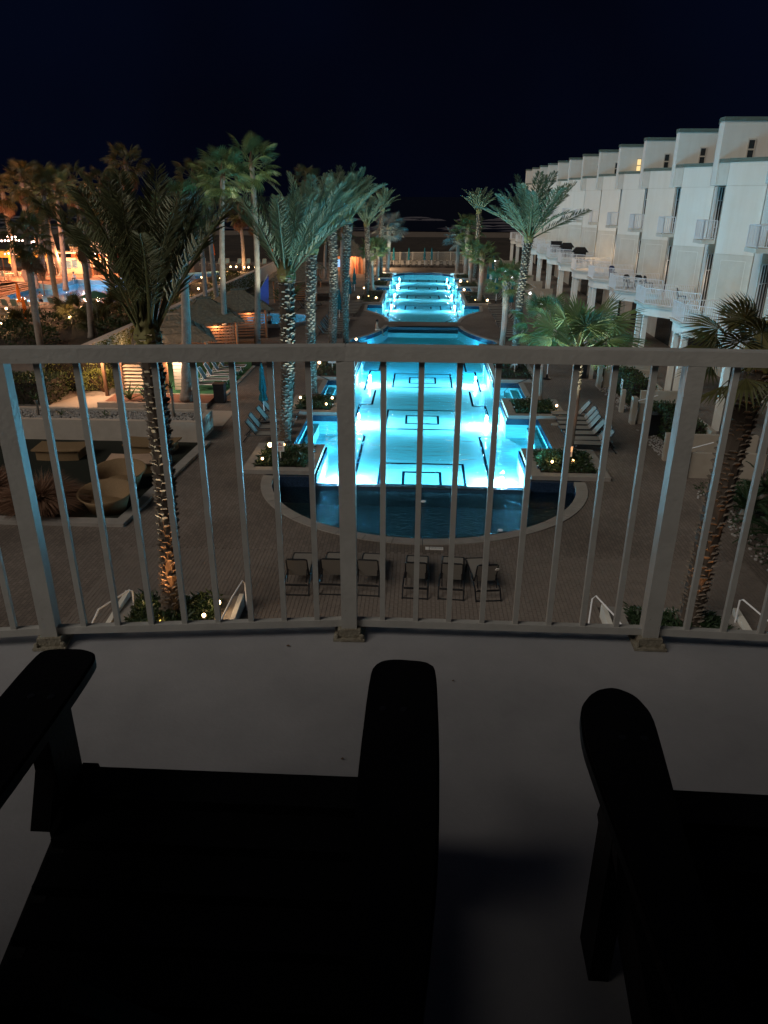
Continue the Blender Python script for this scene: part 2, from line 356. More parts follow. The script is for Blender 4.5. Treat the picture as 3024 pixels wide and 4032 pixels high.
def offset_poly(pts, d):
    n = len(pts); out = []
    a = sum(pts[i][0] * pts[(i + 1) % n][1] - pts[(i + 1) % n][0] * pts[i][1] for i in range(n))
    sg = 1 if a > 0 else -1
    for i in range(n):
        p0, p1, p2 = Vector(pts[i - 1]), Vector(pts[i]), Vector(pts[(i + 1) % n])
        e1 = (p1 - p0).normalized(); e2 = (p2 - p1).normalized()
        n1 = Vector((e1.y, -e1.x)) * sg; n2 = Vector((e2.y, -e2.x)) * sg
        b = (n1 + n2); k = b.dot(n1)
        out.append(tuple(p1 + b * (d / k if abs(k) > .2 else d)))
    return out

CY = (0.10, 0.57, 1.0)
# ================================================================== POOLS AND DECK
X0 = 0.2
def mir(p): return (2 * X0 - p[0], p[1])
def arc(c, r, a0, a1, n): return [(c[0] + r * cos(a0 + (a1 - a0) * i / n), c[1] + r * sin(a0 + (a1 - a0) * i / n)) for i in range(n + 1)]
_ac = (16.7, 64.0); _ar = 13.6; _a = math.asin(7.8 / 13.6)
R_low = [(4.3, 26.7), (4.3, 30.25), (5.82, 30.25), (5.82, 35.2), (4.3, 35.2), (4.3, 38.7), (5.76, 38.7), (5.76, 42.8), (4.3, 42.8), (4.3, 55.0), (5.68, 55.4)] + \
        [(_ac[0] + _ar * cos(pi + t), _ac[1] - _ar * sin(-t) * 1.0) for t in [-_a + (_a - 0.09) * i / 9 for i in range(10)]]
R_low = R_low[:11] + [(_ac[0] - _ar * cos(t), _ac[1] - _ar * sin(t)) for t in [_a - (_a - 0.075) * i / 9 for i in range(10)]]
R_up = [(_ac[0] - _ar * cos(t), _ac[1] + _ar * sin(t)) for t in [0.09 + (_a - 0.09) * i / 9 for i in range(10)]] + \
       [(5.72, 75.5), (4.28, 75.5), (4.28, 86.9), (5.72, 86.9), (5.72, 91.0), (4.28, 91.0), (4.28, 97.0), (5.72, 97.0), (5.72, 100.7), (4.28, 100.7), (4.28, 106.2), (3.9, 107.6), (2.9, 109.0), (1.5, 109.8)]
pool_low = R_low + [mir(p) for p in R_low[::-1]]
pool_up = R_up + [mir(p) for p in R_up[::-1]]
AX, AY, AC = 5.75, 5.4, (0.22, 26.55)
half = [(AC[0] + AX * cos(t), AC[1] + AY * sin(t)) for t in [pi + pi * i / 40 for i in range(41)]]
half_o = [(AC[0] + (AX + .42) * cos(t), AC[1] + (AY + .42) * sin(t)) for t in [pi + pi * i / 40 for i in range(41)]]
hole_low = half_o[:] + R_low[1:] + [mir(p) for p in R_low[::-1]][:-1]
lagoon = [(-46.7, 83), (-45.7, 88.2), (-42.45, 86.4), (-42.7, 93.0), (-38.3, 91.8), (-38.2, 96.4), (-34.8, 101), (-31.9, 107), (-28.6, 110), (-27.6, 104), (-29.2, 98.3), (-28.5, 92.1), (-30.5, 89.5), (-34.5, 85.5), (-31.0, 78.5), (-31.3, 72.8), (-34.1, 75.6), (-35.8, 74.4), (-40.5, 75.4), (-42.2, 76.4)]
spa = [(-12.2 + 2.75 * cos(2 * pi * i / 28), 64.2 + 3.0 * sin(2 * pi * i / 28)) for i in range(28)]
deck_outer = [(-95, -12), (60, -12), (60, 126), (-95, 126)]
deck = struct(sheet('pool_deck', deck_outer, [hole_low, pool_up, lagoon, spa], 0.0, 'paver'))

def pool_shell(name, pts, zf, m, ztop=0.0, band=None, skip=()):
    n = len(pts); b = MB(); t = MB()
    a = sum(pts[i][0] * pts[(i + 1) % n][1] - pts[(i + 1) % n][0] * pts[i][1] for i in range(n))
    for i in range(n):
        p, q = pts[i], pts[(i + 1) % n]
        if a < 0: p, q = q, p
        zt = ztop if i not in skip else -0.30
        zb = zt if not band else min(zt, band)
        b.add([(p[0], p[1], zf), (q[0], q[1], zf), (q[0], q[1], zb), (p[0], p[1], zb)], [(3, 2, 1, 0)])
        if zb < zt: t.add([(p[0], p[1], zb), (q[0], q[1], zb), (q[0], q[1], zt), (p[0], p[1], zt)], [(3, 2, 1, 0)])
    o = struct(b.build(name, m))
    f = struct(sheet('pool_floor', pts, [], zf, m)); f.parent = o; del f['kind']
    if t.f:
        tb = t.build('waterline_tile', 'darktile', o)
    return o
low_shell = pool_shell('lower_pool', pool_low, -0.95, 'plaster', 0.0, -0.30, skip=(len(pool_low) - 1, len(R_low) - 1))
up_shell = pool_shell('upper_pool', pool_up, -0.95, 'plaster', 0.0, -0.30, skip=(len(pool_up) - 1,))
w1 = struct(sheet('pool_water', pool_low, [], -0.27, 'water'))
w2 = struct(sheet('pool_water', pool_up, [], -0.27, 'water'))
# overflow wall below the infinity edge, basin bed, basin water and coping
b = MB(); b.bx(-3.95, 4.35, 26.38, 26.68, -1.4, -0.29); b.build('overflow_wall', 'pebbletile', low_shell)
b = MB(); b.bx(-5.75, -3.96, 26.56, 26.72, -1.4, -0.02); b.bx(4.36, 6.15, 26.56, 26.72, -1.4, -0.02); b.build('basin_back_wall', 'darktile', low_shell)
basin = struct(sheet('catch_basin', half, [], -1.1, 'basinfloor'))
b = MB()
for i in range(40):
    p, q = half[i], half[i + 1]
    b.add([(p[0], p[1], -1.1), (q[0], q[1], -1.1), (q[0], q[1], 0), (p[0], p[1], 0)], [(0, 1, 2, 3)])
b.build('basin_side', 'darktile', basin)
bw = struct(sheet('basin_water', half, [], -0.42, 'basinwater'))
cop = thing('basin_coping', 'pale curved coping stones round the dark half moon basin', 'coping')
for k in range(20):
    i = k * 2; g = 0.0012
    P = [Vector(half[i]).lerp(Vector(half[i + 2]), g * 8), Vector(half[i + 1]), Vector(half[i]).lerp(Vector(half[i + 2]), 1 - g * 8)]
    Q = [Vector(half_o[i]).lerp(Vector(half_o[i + 2]), g * 8), Vector(half_o[i + 1]), Vector(half_o[i]).lerp(Vector(half_o[i + 2]), 1 - g * 8)]
    MB().prism([tuple(v) for v in P] + [tuple(v) for v in Q[::-1]], -0.10, 0.035 + random.uniform(-.003, .003)).build('coping_stone', 'rim', cop)
for x, y in ((0.26, 25.3), (2.87, 22.9), (-2.4, 23.2)):
    MB().lathe([(0.09, 0), (0.09, 0.03), (0.06, 0.04)], 14, (x, y, -0.415)).build('drain_cap', 'white', basin)

lamp('overflow_fill_strip', 'AREA', (0.2, 26.30, -.33), 5, (.16, .66, 1), 7.8, basin, direction=(0, -.25, -1), sy=.05)  # added fill strip giving the basin the glow of the spilling water
# spillway between the pools
MB().prism([(R_low[-1][0], R_low[-1][1]), (R_up[0][0], R_up[0][1]), mir(R_up[0]), mir(R_low[-1])], -0.6, -0.12).build('spillway_slab', 'spill', up_shell)
# coping along the pool sides
b = MB()
def coping(b, pts, w=0.30):
    for p, q in zip(pts, pts[1:]):
        p = Vector((*p, 0.02)); q = Vector((*q, 0.02)); d = (q - p)
        if d.length < .05: continue
        nrm = Vector((d.y, -d.x, 0)).normalized()
        b.bar(p + nrm * (w / 2 + .005), q + nrm * (w / 2 + .005), w, 0.045)
for seq in (R_low[5:10], R_low[10:], R_up):
    coping(b, seq); 
    coping(b, [mir(p) for p in seq][::-1])
b.build('pool_coping', 'concrete', up_shell)

# dark tile line work on the pool floors
def strip(b, x0, x1, y0, y1, z=-0.945): b.add([(x0, y0, z), (x1, y0, z), (x1, y1, z), (x0, y1, z)], [(0, 1, 2, 3)])
def rect_line(b, cx, y0, y1, hw, w=0.11, wy=0.17):
    strip(b, cx - hw, cx + hw, y0, y0 + wy); strip(b, cx - hw, cx + hw, y1 - wy, y1)
    strip(b, cx - hw, cx - hw + w, y0 + wy, y1 - wy); strip(b, cx + hw - w, cx + hw, y0 + wy, y1 - wy)
def zig(b, pts, w=0.13):
    for (x0, y0), (x1, y1) in zip(pts, pts[1:]):
        for s in (1, -1):
            p = Vector((X0 + s * x0, y0, -0.945)); q = Vector((X0 + s * x1, y1, -0.945)); d = (q - p).normalized(); nn = Vector((-d.y, d.x, 0)) * (w / 2)
            p -= d * w / 2; q += d * w / 2
            b.add([p - nn, q - nn, q + nn, p + nn], [(0, 1, 2, 3)])
b = MB()
rect_line(b, X0, 28.3, 31.1, 1.86); rect_line(b, X0, 28.3, 30.0, .84)
rect_line(b, X0, 36.2, 40.0, 1.95); rect_line(b, X0, 37.2, 38.9, .9)
rect_line(b, X0, 45.2, 49.1, 1.9); rect_line(b, X0, 46.3, 48.05, .88)
zig(b, [(2.85, 28.3), (2.85, 35.2), (3.35, 35.2)]); zig(b, [(3.55, 38.4), (3.55, 41.0), (2.87, 41.0), (2.87, 44.4), (3.55, 44.4), (3.55, 49.9), (2.95, 49.9), (2.95, 53.5)])
zig(b, [(3.55, 57.5), (3.5, 61.2), (2.1, 65.5)])
MBx = b.build('floor_line', 'lane', low_shell); MBx.location = (0, 0, 0)
b = MB()
zig(b, [(0, 66.6), (2.1, 66.6)]); zig(b, [(2.2, 71.5), (3.55, 75.0)])
for y0 in (79.1, 88.2, 97.3, 106.8):
    rect_line(b, X0, y0, y0 + 3.5, 1.95, .15, .3); rect_line(b, X0, y0 + .9, y0 + 2.6, .92, .15, .3)
for y0 in (74.9, 83.5, 92.4, 101.0):
    zig(b, [(3.5, y0), (3.5, y0 + 8.2), (2.95, y0 + 8.2), (2.95, min(y0 + 4.2, 108))], .15)
b.build('floor_line', 'lane', up_shell)
# entry steps in the alcoves
def alcove_steps(sh, y0, y1, s, n=3):
    for k in range(n):
        xa = 5.45 - k * 0.36 if n == 3 else 5.45 - k * .5
        b = MB(); b.bx(xa - .34, xa, y0 + .06, y1 - .06, -0.94, -0.42 - k * .16)
        for i in range(len(b.v)): b.v[i] = (X0 + s * b.v[i][0], b.v[i][1], b.v[i][2])
        if s < 0: b.f = [f[::-1] for f in b.f]
        b.build('pool_step', 'plaster', sh)
for s in (1, -1):
    alcove_steps(low_shell, 38.7, 42.8, s); alcove_steps(up_shell, 86.9, 91.0, s); alcove_steps(up_shell, 97, 100.7, s); alcove_steps(low_shell, 30.25, 35.2, s, 1)
# pale raised ledges at the far end
for s, lb in ((1, 'white raised spa ledge at far end of pool, on the fence-hut opposite side'), (-1, 'white raised spa ledge at far end of pool, on the thatched hut side')):
    MB().bx(X0 + s * 4.7 - .95, X0 + s * 4.7 + .95, 106.4, 107.6, 0, 0.22).build('pool_ledge', 'white', up_shell)

# underwater lamps and added fill lights
def pool_lamp(x, y, s, pw, sh):
    MB().lathe([(0.11, 0), (0.13, 0.02), (0.10, 0.05)], 10, (x, y, -0.9)).build('lamp_niche', 'lens_cyan', sh)
    lamp('pool_lamp', 'POINT', (x - s * .55, y, -0.36), pw, (0.62, 0.79, 1.0), 0.12, sh)
    lamp('pool_beam', 'SPOT', (x + s * .1, y, -0.42), pw * 4.5, (0.62, 0.79, 1.0), 0.10, sh, 74, (-s, 0, -.22))
for y in (28.7, 36.9, 45.7):
    for s in (1, -1): pool_lamp(X0 + s * 3.85, y, s, 700, low_shell)
for y in (78.2, 87.3, 96.5, 104.6):
    for s in (1, -1): pool_lamp(X0 + s * 3.8, y, s, 300, up_shell)
for (y0, y1, pw, sh) in ((27.2, 30.0, 60, low_shell), (35.5, 38.5, 60, low_shell), (43.2, 54.5, 200, low_shell), (76, 86.5, 230, up_shell), (91.3, 96.8, 120, up_shell), (101, 106, 120, up_shell)):
    for s in (1, -1):
        lamp('pool_fill_strip', 'AREA', (X0 + s * 4.05, (y0 + y1) / 2, -0.60), pw * (4.2 if y0 < 60 else 1.5), CY, 0.18, sh, direction=(-s, 0, 0.0), sy=y1 - y0)  # added fill strips, standing in for light scattered through the water
lamp('pool_fill_strip', 'AREA', (0.2, 26.9, -.6), 420, (.24, .64, 1), .2, low_shell, direction=(0, 1, 0), sy=.1).data.size = 7.4
for (x, y, pw, sh) in ((-4.6, 32.7, 70, low_shell), (5.0, 32.7, 70, low_shell), (0.2, 58.5, 60, low_shell), (-3.4, 58, 30, low_shell), (3.8, 58, 30, low_shell), (0.2, 69, 90, up_shell), (-4, 73.5, 50, up_shell), (4.4, 73.5, 50, up_shell),
                      (5.0, 40.7, 14, low_shell), (-4.6, 40.7, 14, low_shell), (5, 89, 14, up_shell), (-4.6, 89, 14, up_shell), (5, 98.8, 14, up_shell), (-4.6, 98.8, 14, up_shell)):
    lamp('pool_lamp', 'POINT', (x, y, -0.42), pw, CY, 0.10, sh)  # added fill lamps in open water and alcoves, without fixtures

# pavers laid near the hotel: every piece a block with open joints
jb = struct(MB().add([(-8.85, 13.2, 0.004), (9.75, 13.2, 0.004), (9.75, 20.05, 0.004), (-8.85, 20.05, 0.004)], [(0, 1, 2, 3)]).build('paver_bed', 'joint'))
pm = MB().bx(-.0505, .0505, -.1055, .1055, 0.0, 0.016)
pme = None; rest = MB(); cnt = 0
cells = []
for i in range(172):
    x = -8.95 + i * .11
    for j in range(32):
        y = 13.35 + j * .22 + (.11 if i % 2 else 0)
        if -8.9 < x < 9.8 and y < 20.15 and ((x - AC[0]) / 6.3) ** 2 + ((y - AC[1]) / 5.95) ** 2 > 1:
            if (-7.6 < x < -4.5 and y < 17.0) or (4.9 < x < 8.2 and y < 17.2): continue
            cells.append((x, y))
cells.sort(key=lambda c: (c[0] - 0) ** 2 * .3 + (c[1] - 16.6) ** 2)
for k, (x, y) in enumerate(cells):
    z = 0.005 + random.uniform(0, .004)
    if k < 300:
        if pme is None:
            o = pm.build('paver', 'paverpiece', jb); pme = o.data; o.location = (x, y, z)
        else:
            o = inst('paver', pme, jb); o.location = (x, y, z)
        o.rotation_euler = (random.uniform(-.012, .012), random.uniform(-.012, .012), 0)
    else:
        c = (x, y, z + .008)
        a, d, h = .0505, .1055, .008
        t = [random.uniform(-.0012, .0012) for _ in range(4)]
        rest.add([(x - a, y - d, z), (x + a, y - d, z), (x + a, y + d, z), (x - a, y + d, z), (x - a, y - d, z + .016 + t[0]), (x + a, y - d, z + .016 + t[1]), (x + a, y + d, z + .016 + t[2]), (x - a, y + d, z + .016 + t[3])],
                 [(4, 5, 6, 7), (0, 1, 5, 4), (1, 2, 6, 5), (2, 3, 7, 6), (3, 0, 4, 7)])
stuff(rest.build('pavers', 'paverpiece', jb))
# depth markers set in the paving by the basin
dm = thing('depth_marker', 'white tiles lettered 3 and NO DIVING set in paving below basin rim', 'pool marker', (0, 20.5, 0))
def text(body, size, loc, parent, m, rot=(0, 0, 0), ext=0.002, name='lettering', ax='CENTER'):
    cu = bpy.data.curves.new(name, 'FONT'); cu.body = body; cu.size = size; cu.extrude = ext; cu.align_x = ax; cu.align_y = 'CENTER'
    tmp = bpy.data.objects.new(name, cu); COL.objects.link(tmp); bpy.context.view_layer.update()
    me = bpy.data.meshes.new_from_object(tmp.evaluated_get(bpy.context.evaluated_depsgraph_get())); bpy.data.objects.remove(tmp)
    me.materials.clear(); me.materials.append(M[m])
    o = bpy.data.objects.new(name, me); COL.objects.link(o); o.parent = parent; o.location = loc; o.rotation_euler = rot
    return o
for (x0, x1, t) in ((-.02, .13, '3'), (.31, .42, ''), (.44, .86, 'NO DIVING')):
    MB().bx(x0, x1, -.08, .07, 0.0, 0.03).build('marker_tile', 'white', dm)
    if t: 
        for w_, dx in (((t, 0),) if t == '3' else (('NO', -.135), ('DIVING', .06))): text(w_, .11 if t == '3' else .075, ((x0 + x1) / 2 + dx, -.005, .033), dm, 'ink')

# ================================================================== BEACH, SEA
rnd = random.Random(3)
def terrain(name, x0, x1, y0, y1, nx, ny, fn, m, smooth=True):
    b = MB()
    for j in range(ny + 1):
        for i in range(nx + 1):
            x = x0 + (x1 - x0) * i / nx; y = y0 + (y1 - y0) * j / ny
            b.v.append((x, y, fn(x, y)))
    for j in range(ny):
        for i in range(nx):
            a = j * (nx + 1) + i; b.f.append((a, a + 1, a + nx + 2, a + nx + 1))
    return struct(b.build(name, m, smooth=smooth))
def dune(x, y):
    e = min(1, (y - 126) / 10) * min(1, max(0, (215 - y) / 30))
    return -0.02 + e * (0.6 * sin(x * .11 + sin(y * .07) * 2) + 0.5 * sin(y * .19 + x * .05) + rnd.uniform(0, .45) + .1) - 1.2 * max(0, (y - 185) / 50)
terrain('dunes', -260, 260, 126, 235, 120, 46, dune, 'dune')
terrain('beach_sand', -900, 900, 225, 330, 40, 12, lambda x, y: -1.3 - (y - 225) * .012, 'sand')
seao = struct(MB().add([(-9000, 290, -1.9), (9000, 290, -1.9), (9000, 14000, -1.9), (-9000, 14000, -1.9)], [(0, 1, 2, 3)]).build('sea', 'sea'))
struct(MB().add([(-9000, -300, -2.6), (9000, -300, -2.6), (9000, 300, -2.6), (-9000, 300, -2.6)], [(0, 1, 2, 3)]).build('ground', 'sand'))
b = MB()
for (yy, hh, d0) in ((300, .5, .8), (318, .5, .5), (342, .7, .75), (384, .7, .45), (425, .9, .6), (470, .8, .3)):
    x = -330
    while x < 330:
        L = rnd.uniform(6, 30)
        if rnd.random() < d0:
            y = yy + rnd.uniform(-4, 4); n = 6
            for i in range(n):
                xa = x + L * i / n; xb = x + L * (i + 1) / n
                w0 = 2.2 * sin(pi * i / n) + .2; w1_ = 2.2 * sin(pi * (i + 1) / n) + .2
                h0 = hh * sin(pi * i / n) ** .5 if i else .02; h1 = hh * max(0.0, sin(pi * (i + 1) / n)) ** .5 + .02
                b.add([(xa, y, -1.9), (xb, y, -1.9), (xb, y + .5, -1.9 + h1), (xa, y + .5, -1.9 + h0), (xb, y + w1_ + .5, -1.88), (xa, y + w0 + .5, -1.88)], [(0, 1, 2, 3), (3, 2, 4, 5)])
        x += L * .9
stuff(b.build('surf_foam', 'foam'))

# ================================================================== BALCONY
rail_pts = [(-2.45, 2.06), (-1.33, 2.255), (-0.24, 2.375), (0.87, 2.375), (2.05, 2.33)]
slab = [(-4, -0.6), (4, -0.6), (4, 2.32), (2.05, 2.47), (0.87, 2.50), (-0.24, 2.50), (-1.33, 2.39), (-2.45, 2.2), (-4, 1.9)]
bf = struct(MB().prism(slab, 8.27, 8.47).build('balcony_floor', 'floor'))
bwl = MB().bx(-4, 4, -0.85, -0.6, 8.2, 12.2); bwo = struct(bwl.build('balcony_wall', 'glass'))  # unseen hotel wall behind the camera, height set to shade the floor
rl = thing('balcony_railing', 'pale painted metal railing along the curved balcony edge', 'railing')
ZT = 9.515
def run(name, z, w, h, m, ext=0):
    for p, q in zip(rail_pts, rail_pts[1:]):
        b = MB(); b.bar((*p, z), (*q, z), w, h); b.build(name, m, rl)
run('top_rail', ZT + .022, .058, .046, 'railing')
run('bottom_rail', 8.530, .026, .028, 'railing')
bal = MB().bx(-.0095, .0095, -.0095, .0095, 8.544, ZT).build('baluster', 'railing', rl); first = True
for (p, q) in zip(rail_pts, rail_pts[1:]):
    p = Vector(p); q = Vector(q); ang = atan2((q - p).y, (q - p).x); L = (q - p).length
    for k in range(1, 9):
        t = p.lerp(q, k / 9)
        if first: o = bal; first = False
        else: o = inst('baluster', bal.data, rl)
        o.location = (t.x, t.y, 0); o.rotation_euler = (0, 0, ang)
pst = None
for i in (1, 2, 3):
    p = rail_pts[i]; ang = [0, radians(8), 0.02, -0.02][i]
    if pst is None: o = MB().bx(-.0285, .0285, -.0285, .0285, 8.50, ZT).build('post', 'railing', rl); pst = o.data
    else: o = inst('post', pst, rl)
    o.location = (p[0], p[1], 0); o.rotation_euler = (0, 0, ang)
    bp = MB(); bp.bx(-.058, .058, -.052, .05, 8.472, 8.482); bp.bx(-.042, .042, -.04, .04, 8.482, 8.515)
    for sx in (-1, 1):
        for sy in (-1, 1): bp.lathe([(.009, 0), (.009, .012), (.005, .016)], 6, (sx * .047, sy * .04, 8.482))
    bpl = bp.build('base_plate', 'bracket', o)
# leaf litter on the floor
b = MB()
for x, y, r in ((-.2, 1.7, .006), (.14, 2.1, .005), (-.46, 2.28, .008)):
    b.add([(x - r, y, 8.474), (x, y - r * .5, 8.476), (x + r, y + .003, 8.475), (x, y + r * .6, 8.478)], [(0, 1, 2, 3)])
stuff(b.build('leaf_litter', 'deadleaf'))

def chaikin(pts, n=2):
    for _ in range(n):
        q = []
        for i in range(len(pts)):
            a, c = pts[i], pts[(i + 1) % len(pts)]
            q += [(a[0] * .8 + c[0] * .2, a[1] * .8 + c[1] * .2), (a[0] * .2 + c[0] * .8, a[1] * .2 + c[1] * .8)]
        pts = q
    return pts
def adirondack(x, y, rz, label, af=0.0, pointy=False):
    t = thing('adirondack_chair', label, 'chair', (x, y, 8.47), rz, 'black patio chairs on the balcony')
    for s in (1, -1):
        b = MB()  # arm: flat paddle with rounded front, slightly dished
        pts = [(-.062, .30), (-.072, .42), (-.055, .475), (-.015, .50), (.03, .485), (.066, .43), (.078, .33), (.072, .22), (.06, .05), (.05, -.12), (.035, -.24), (-.03, -.24), (-.035, -.05), (-.045, .12)] if pointy else [(-.07, .53), (-.055, .565), (-.02, .575), (.05, .57), (.07, .55), (.072, .30), (.066, .05), (.05, -.12), (.035, -.24), (-.04, -.24), (-.06, -.05), (-.072, .2)]
        pts = [(s * p[0] + s * .366, p[1]) for p in chaikin(pts)]; cx_, cy_ = s * .366, .15
        b.prism(pts, .585, .606); b.prism([(cx_ + (p[0] - cx_) * .93, cy_ + (p[1] - cy_) * .988) for p in pts], .6061, .612); b.build('arm', 'blackplastic', t)
        b = MB(); [b.lathe([(.008, .6121), (.007, .6145)], 8, (s * .35 + dx, .40 - af, 0)) for dx in (-.02, .02)]; b.build('screw_cap', 'dark_metal', t)
        b = MB(); b.bx(s * .35 - .021, s * .35 + .021, .36 - af, .46 - af, 0, .585); b.build('front_leg', 'blackplastic', t)
        b = MB(); b.add([(s * .35 - .02, .30 - af, .36), (s * .35 - .02, .43 - af, .40), (s * .35 - .02, .43 - af, .585), (s * .35 + .02, .30 - af, .36), (s * .35 + .02, .43 - af, .40), (s * .35 + .02, .43 - af, .585)],
                        [(0, 1, 2), (5, 4, 3), (0, 3, 4, 1), (1, 4, 5, 2), (2, 5, 3, 0)]); b.build('arm_bracket', 'blackplastic', t)
        b = MB(); b.bar((s * .322, .50, .31), (s * .322, -.42, .05), .035, .13); b.build('side_rail', 'blackplastic', t)
        b = MB(); b.bar((s * .35, -.18, .585), (s * .33, -.22, .12), .035, .07); b.build('rear_support', 'blackplastic', t)
    for k in range(9):
        yy = .43 - k * .088; zz = .352 - k * .026
        b = MB(); b.box((0, yy, zz), (.66, .09, .035)); b.build('seat_slat', 'blackplastic', t)
    b = MB(); b.bx(-.32, .32, .478, .50, .22, .345); b.build('apron', 'blackplastic', t)
    for k in range(7):
        xx = (k - 3) * .079; top = .98 - .018 * (k - 3) ** 2
        b = MB(); b.bar((xx * .92, -.02, .24), (xx * 1.06, -.40, top), .076, .020, up=(0, 1, .6)); b.build('back_slat', 'blackplastic', t)
    b = MB(); b.bx(-.33, .33, -.29, -.25, .53, .60); b.build('back_rail', 'blackplastic', t)
    return t
adirondack(-.385, .765, 0, 'black adirondack chair on the balcony, its full seat between two arms in view')
adirondack(.755, .76, radians(-1), 'black adirondack chair on the balcony cut off by the frame, single arm in view', .06, True)

# ================================================================== TOWNHOUSES
def rail_part(name, pts, z0, z1, parent, m='white_metal', pitch=.115, r=.011, posts=True):
    b = MB(); 
    for p, q in zip(pts, pts[1:]):
        b.bar((*p, z1 - .02), (*q, z1 - .02), .05, .04); b.bar((*p, z0 + .07), (*q, z0 + .07), .03, .03)
    tr = b.build(name, m, parent)
    b = MB(); pb = MB()
    for p, q in zip(pts, pts[1:]):
        P = Vector(p); Q = Vector(q); L = (Q - P).length; n = max(1, int(L / pitch)); ang = atan2((Q - P).y, (Q - P).x)
        for i in range(1, n):
            t = P.lerp(Q, i / n); b.box((t.x, t.y, (z0 + z1) / 2 + .015), (r * 2, r * 2, z1 - z0 - .11), ang)
        np_ = max(1, int(L / 1.6))
        for i in range(np_ + 1):
            t = P.lerp(Q, i / np_); pb.box((t.x, t.y, (z0 + z1) / 2 - .01), (.05, .05, z1 - z0 - .03), ang)
    b.build('balusters', m, tr); pb.build('posts', m, tr)
    return tr

def townhouse():
    t = thing('townhouse', '', 'townhouse', group='white townhouses in the sawtooth row')
    N = Vector((16.0, 43.5)); E = N + Vector((.6, -.8)) * 2.25
    n2 = Vector((.8, .6))
    def dg(p, a, b_): return tuple(Vector(p) + Vector((.6, -.8)) * a + n2 * b_)
    # diagonal wall panel in three lifts with recessed joints
    for z0, z1 in ((3.92, 7.18), (7.20, 10.58), (10.60, 11.72)):
        MB().prism([dg(N, 0, 0), dg(N, 2.25, 0), dg(N, 2.25, .35), dg(N, 0.0, .35)], z0, z1).build('wall_panel', 'stucco2' if z0 < 5 else 'stucco', t)  # lowest lift darker: light falloff put into its colour, plus brownish staining
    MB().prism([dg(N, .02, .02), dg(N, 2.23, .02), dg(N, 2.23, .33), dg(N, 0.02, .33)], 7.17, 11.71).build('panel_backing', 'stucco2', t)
    MB().prism([dg(N, -.04, -.04), dg(N, 2.27, -.04), dg(N, 2.27, .39), dg(N, -.04, .39)], 11.72, 11.91).build('parapet_cap', 'cap', t)
    # scored outline joints on the panel
    b = MB()
    for a in (.42, 1.85): b.prism([dg(N, a, -.004), dg(N, a + .03, -.004), dg(N, a + .03, .01), dg(N, a, .01)], 4.6, 6.9); b.prism([dg(N, a, -.004), dg(N, a + .03, -.004), dg(N, a + .03, .01), dg(N, a, .01)], 7.5, 10.3)
    b.prism([dg(N, .455, -.004), dg(N, 1.845, -.004), dg(N, 1.845, .01), dg(N, .455, .01)], 6.87, 6.90)
    b.build('score_line', 'stucco', t)
    # recessed window wall and return wall
    A = Vector((17.35, 46.75)); B = Vector((16.45, 45.9)); C2 = Vector((17.4, 49.1))
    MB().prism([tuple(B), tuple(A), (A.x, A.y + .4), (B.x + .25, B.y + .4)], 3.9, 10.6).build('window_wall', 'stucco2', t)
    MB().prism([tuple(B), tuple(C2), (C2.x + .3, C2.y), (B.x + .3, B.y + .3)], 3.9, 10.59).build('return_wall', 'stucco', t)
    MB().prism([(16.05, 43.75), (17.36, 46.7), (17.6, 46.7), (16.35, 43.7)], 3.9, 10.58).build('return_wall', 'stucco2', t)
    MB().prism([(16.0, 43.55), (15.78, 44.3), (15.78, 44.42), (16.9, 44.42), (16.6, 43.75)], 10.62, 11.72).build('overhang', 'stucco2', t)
    MB().prism([(15.97, 43.5), (15.74, 44.28), (15.74, 44.42), (16.9, 44.42), (16.65, 43.7)], 11.72, 11.905).build('overhang_cap', 'cap', t)
    d = (B - A).normalized(); nn = Vector((-d.y, d.x)) ; nn = nn if nn.y < 0 else -nn
    def win(a0, a1, z0, z1, nm, cols, rows):
        p0 = A + d * a0; p1 = A + d * a1
        f = MB(); w = .05
        def bar2(u0, zz0, u1, zz1):
            P = p0.lerp(p1, u0) + nn * .03; Q = p0.lerp(p1, u1) + nn * .03
            f.bar((P.x, P.y, zz0), (Q.x, Q.y, zz1), w, w)
        for i in range(cols + 1): bar2(i / cols, z0, i / cols, z1)
        for zz in rows: bar2(0, zz, 1, zz)
        fo = f.build(nm, 'white_metal', t)
        g = MB(); P = p0 + nn * .012; Q = p1 + nn * .012
        g.add([(P.x, P.y, z0), (Q.x, Q.y, z0), (Q.x, Q.y, z1), (P.x, P.y, z1)], [(3, 2, 1, 0)]); g.build('pane', 'glass', fo)
    win(.2, 1.12, 7.95, 10.55, 'window', 3, (7.95, 8.45, 9.85, 10.55))
    win(.2, 1.12, 4.0, 7.0, 'patio_door', 3, (4.0, 6.1, 7.0))
    # upper storey block
    up = [(15.72, 44.45), (15.72, 45.1), (16.2, 46.6), (16.5, 46.85), (24, 46.85), (24, 44.45)]
    MB().prism(up, 10.62, 13.72).build('upper_storey', 'stucco', t)
    MB().prism(offset_poly(up, .05), 13.72, 13.91).build('roof_cap', 'cap', t)
    MB().prism([(16.3, 43.2), (17.5, 41.6), (24, 41.6), (24, 44.4), (16.6, 44.4)], 10.4, 10.9).build('roof_terrace', 'concrete', t)
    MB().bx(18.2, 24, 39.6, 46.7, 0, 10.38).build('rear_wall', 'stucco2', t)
    f = MB()
    for x in (17.10, 17.46): f.bx(x - .03, x + .03, 44.41, 44.445, 11.4, 12.85)
    for z in (11.4, 11.88, 12.37, 12.85): f.bx(17.07, 17.49, 44.405, 44.447, z - .035, z + .035)
    fo = f.build('upper_window', 'stucco2', t)
    for z in (11.435, 11.915, 12.405): MB().bx(17.13, 17.43, 44.425, 44.449, z, z + .41).build('pane', 'glass', fo)
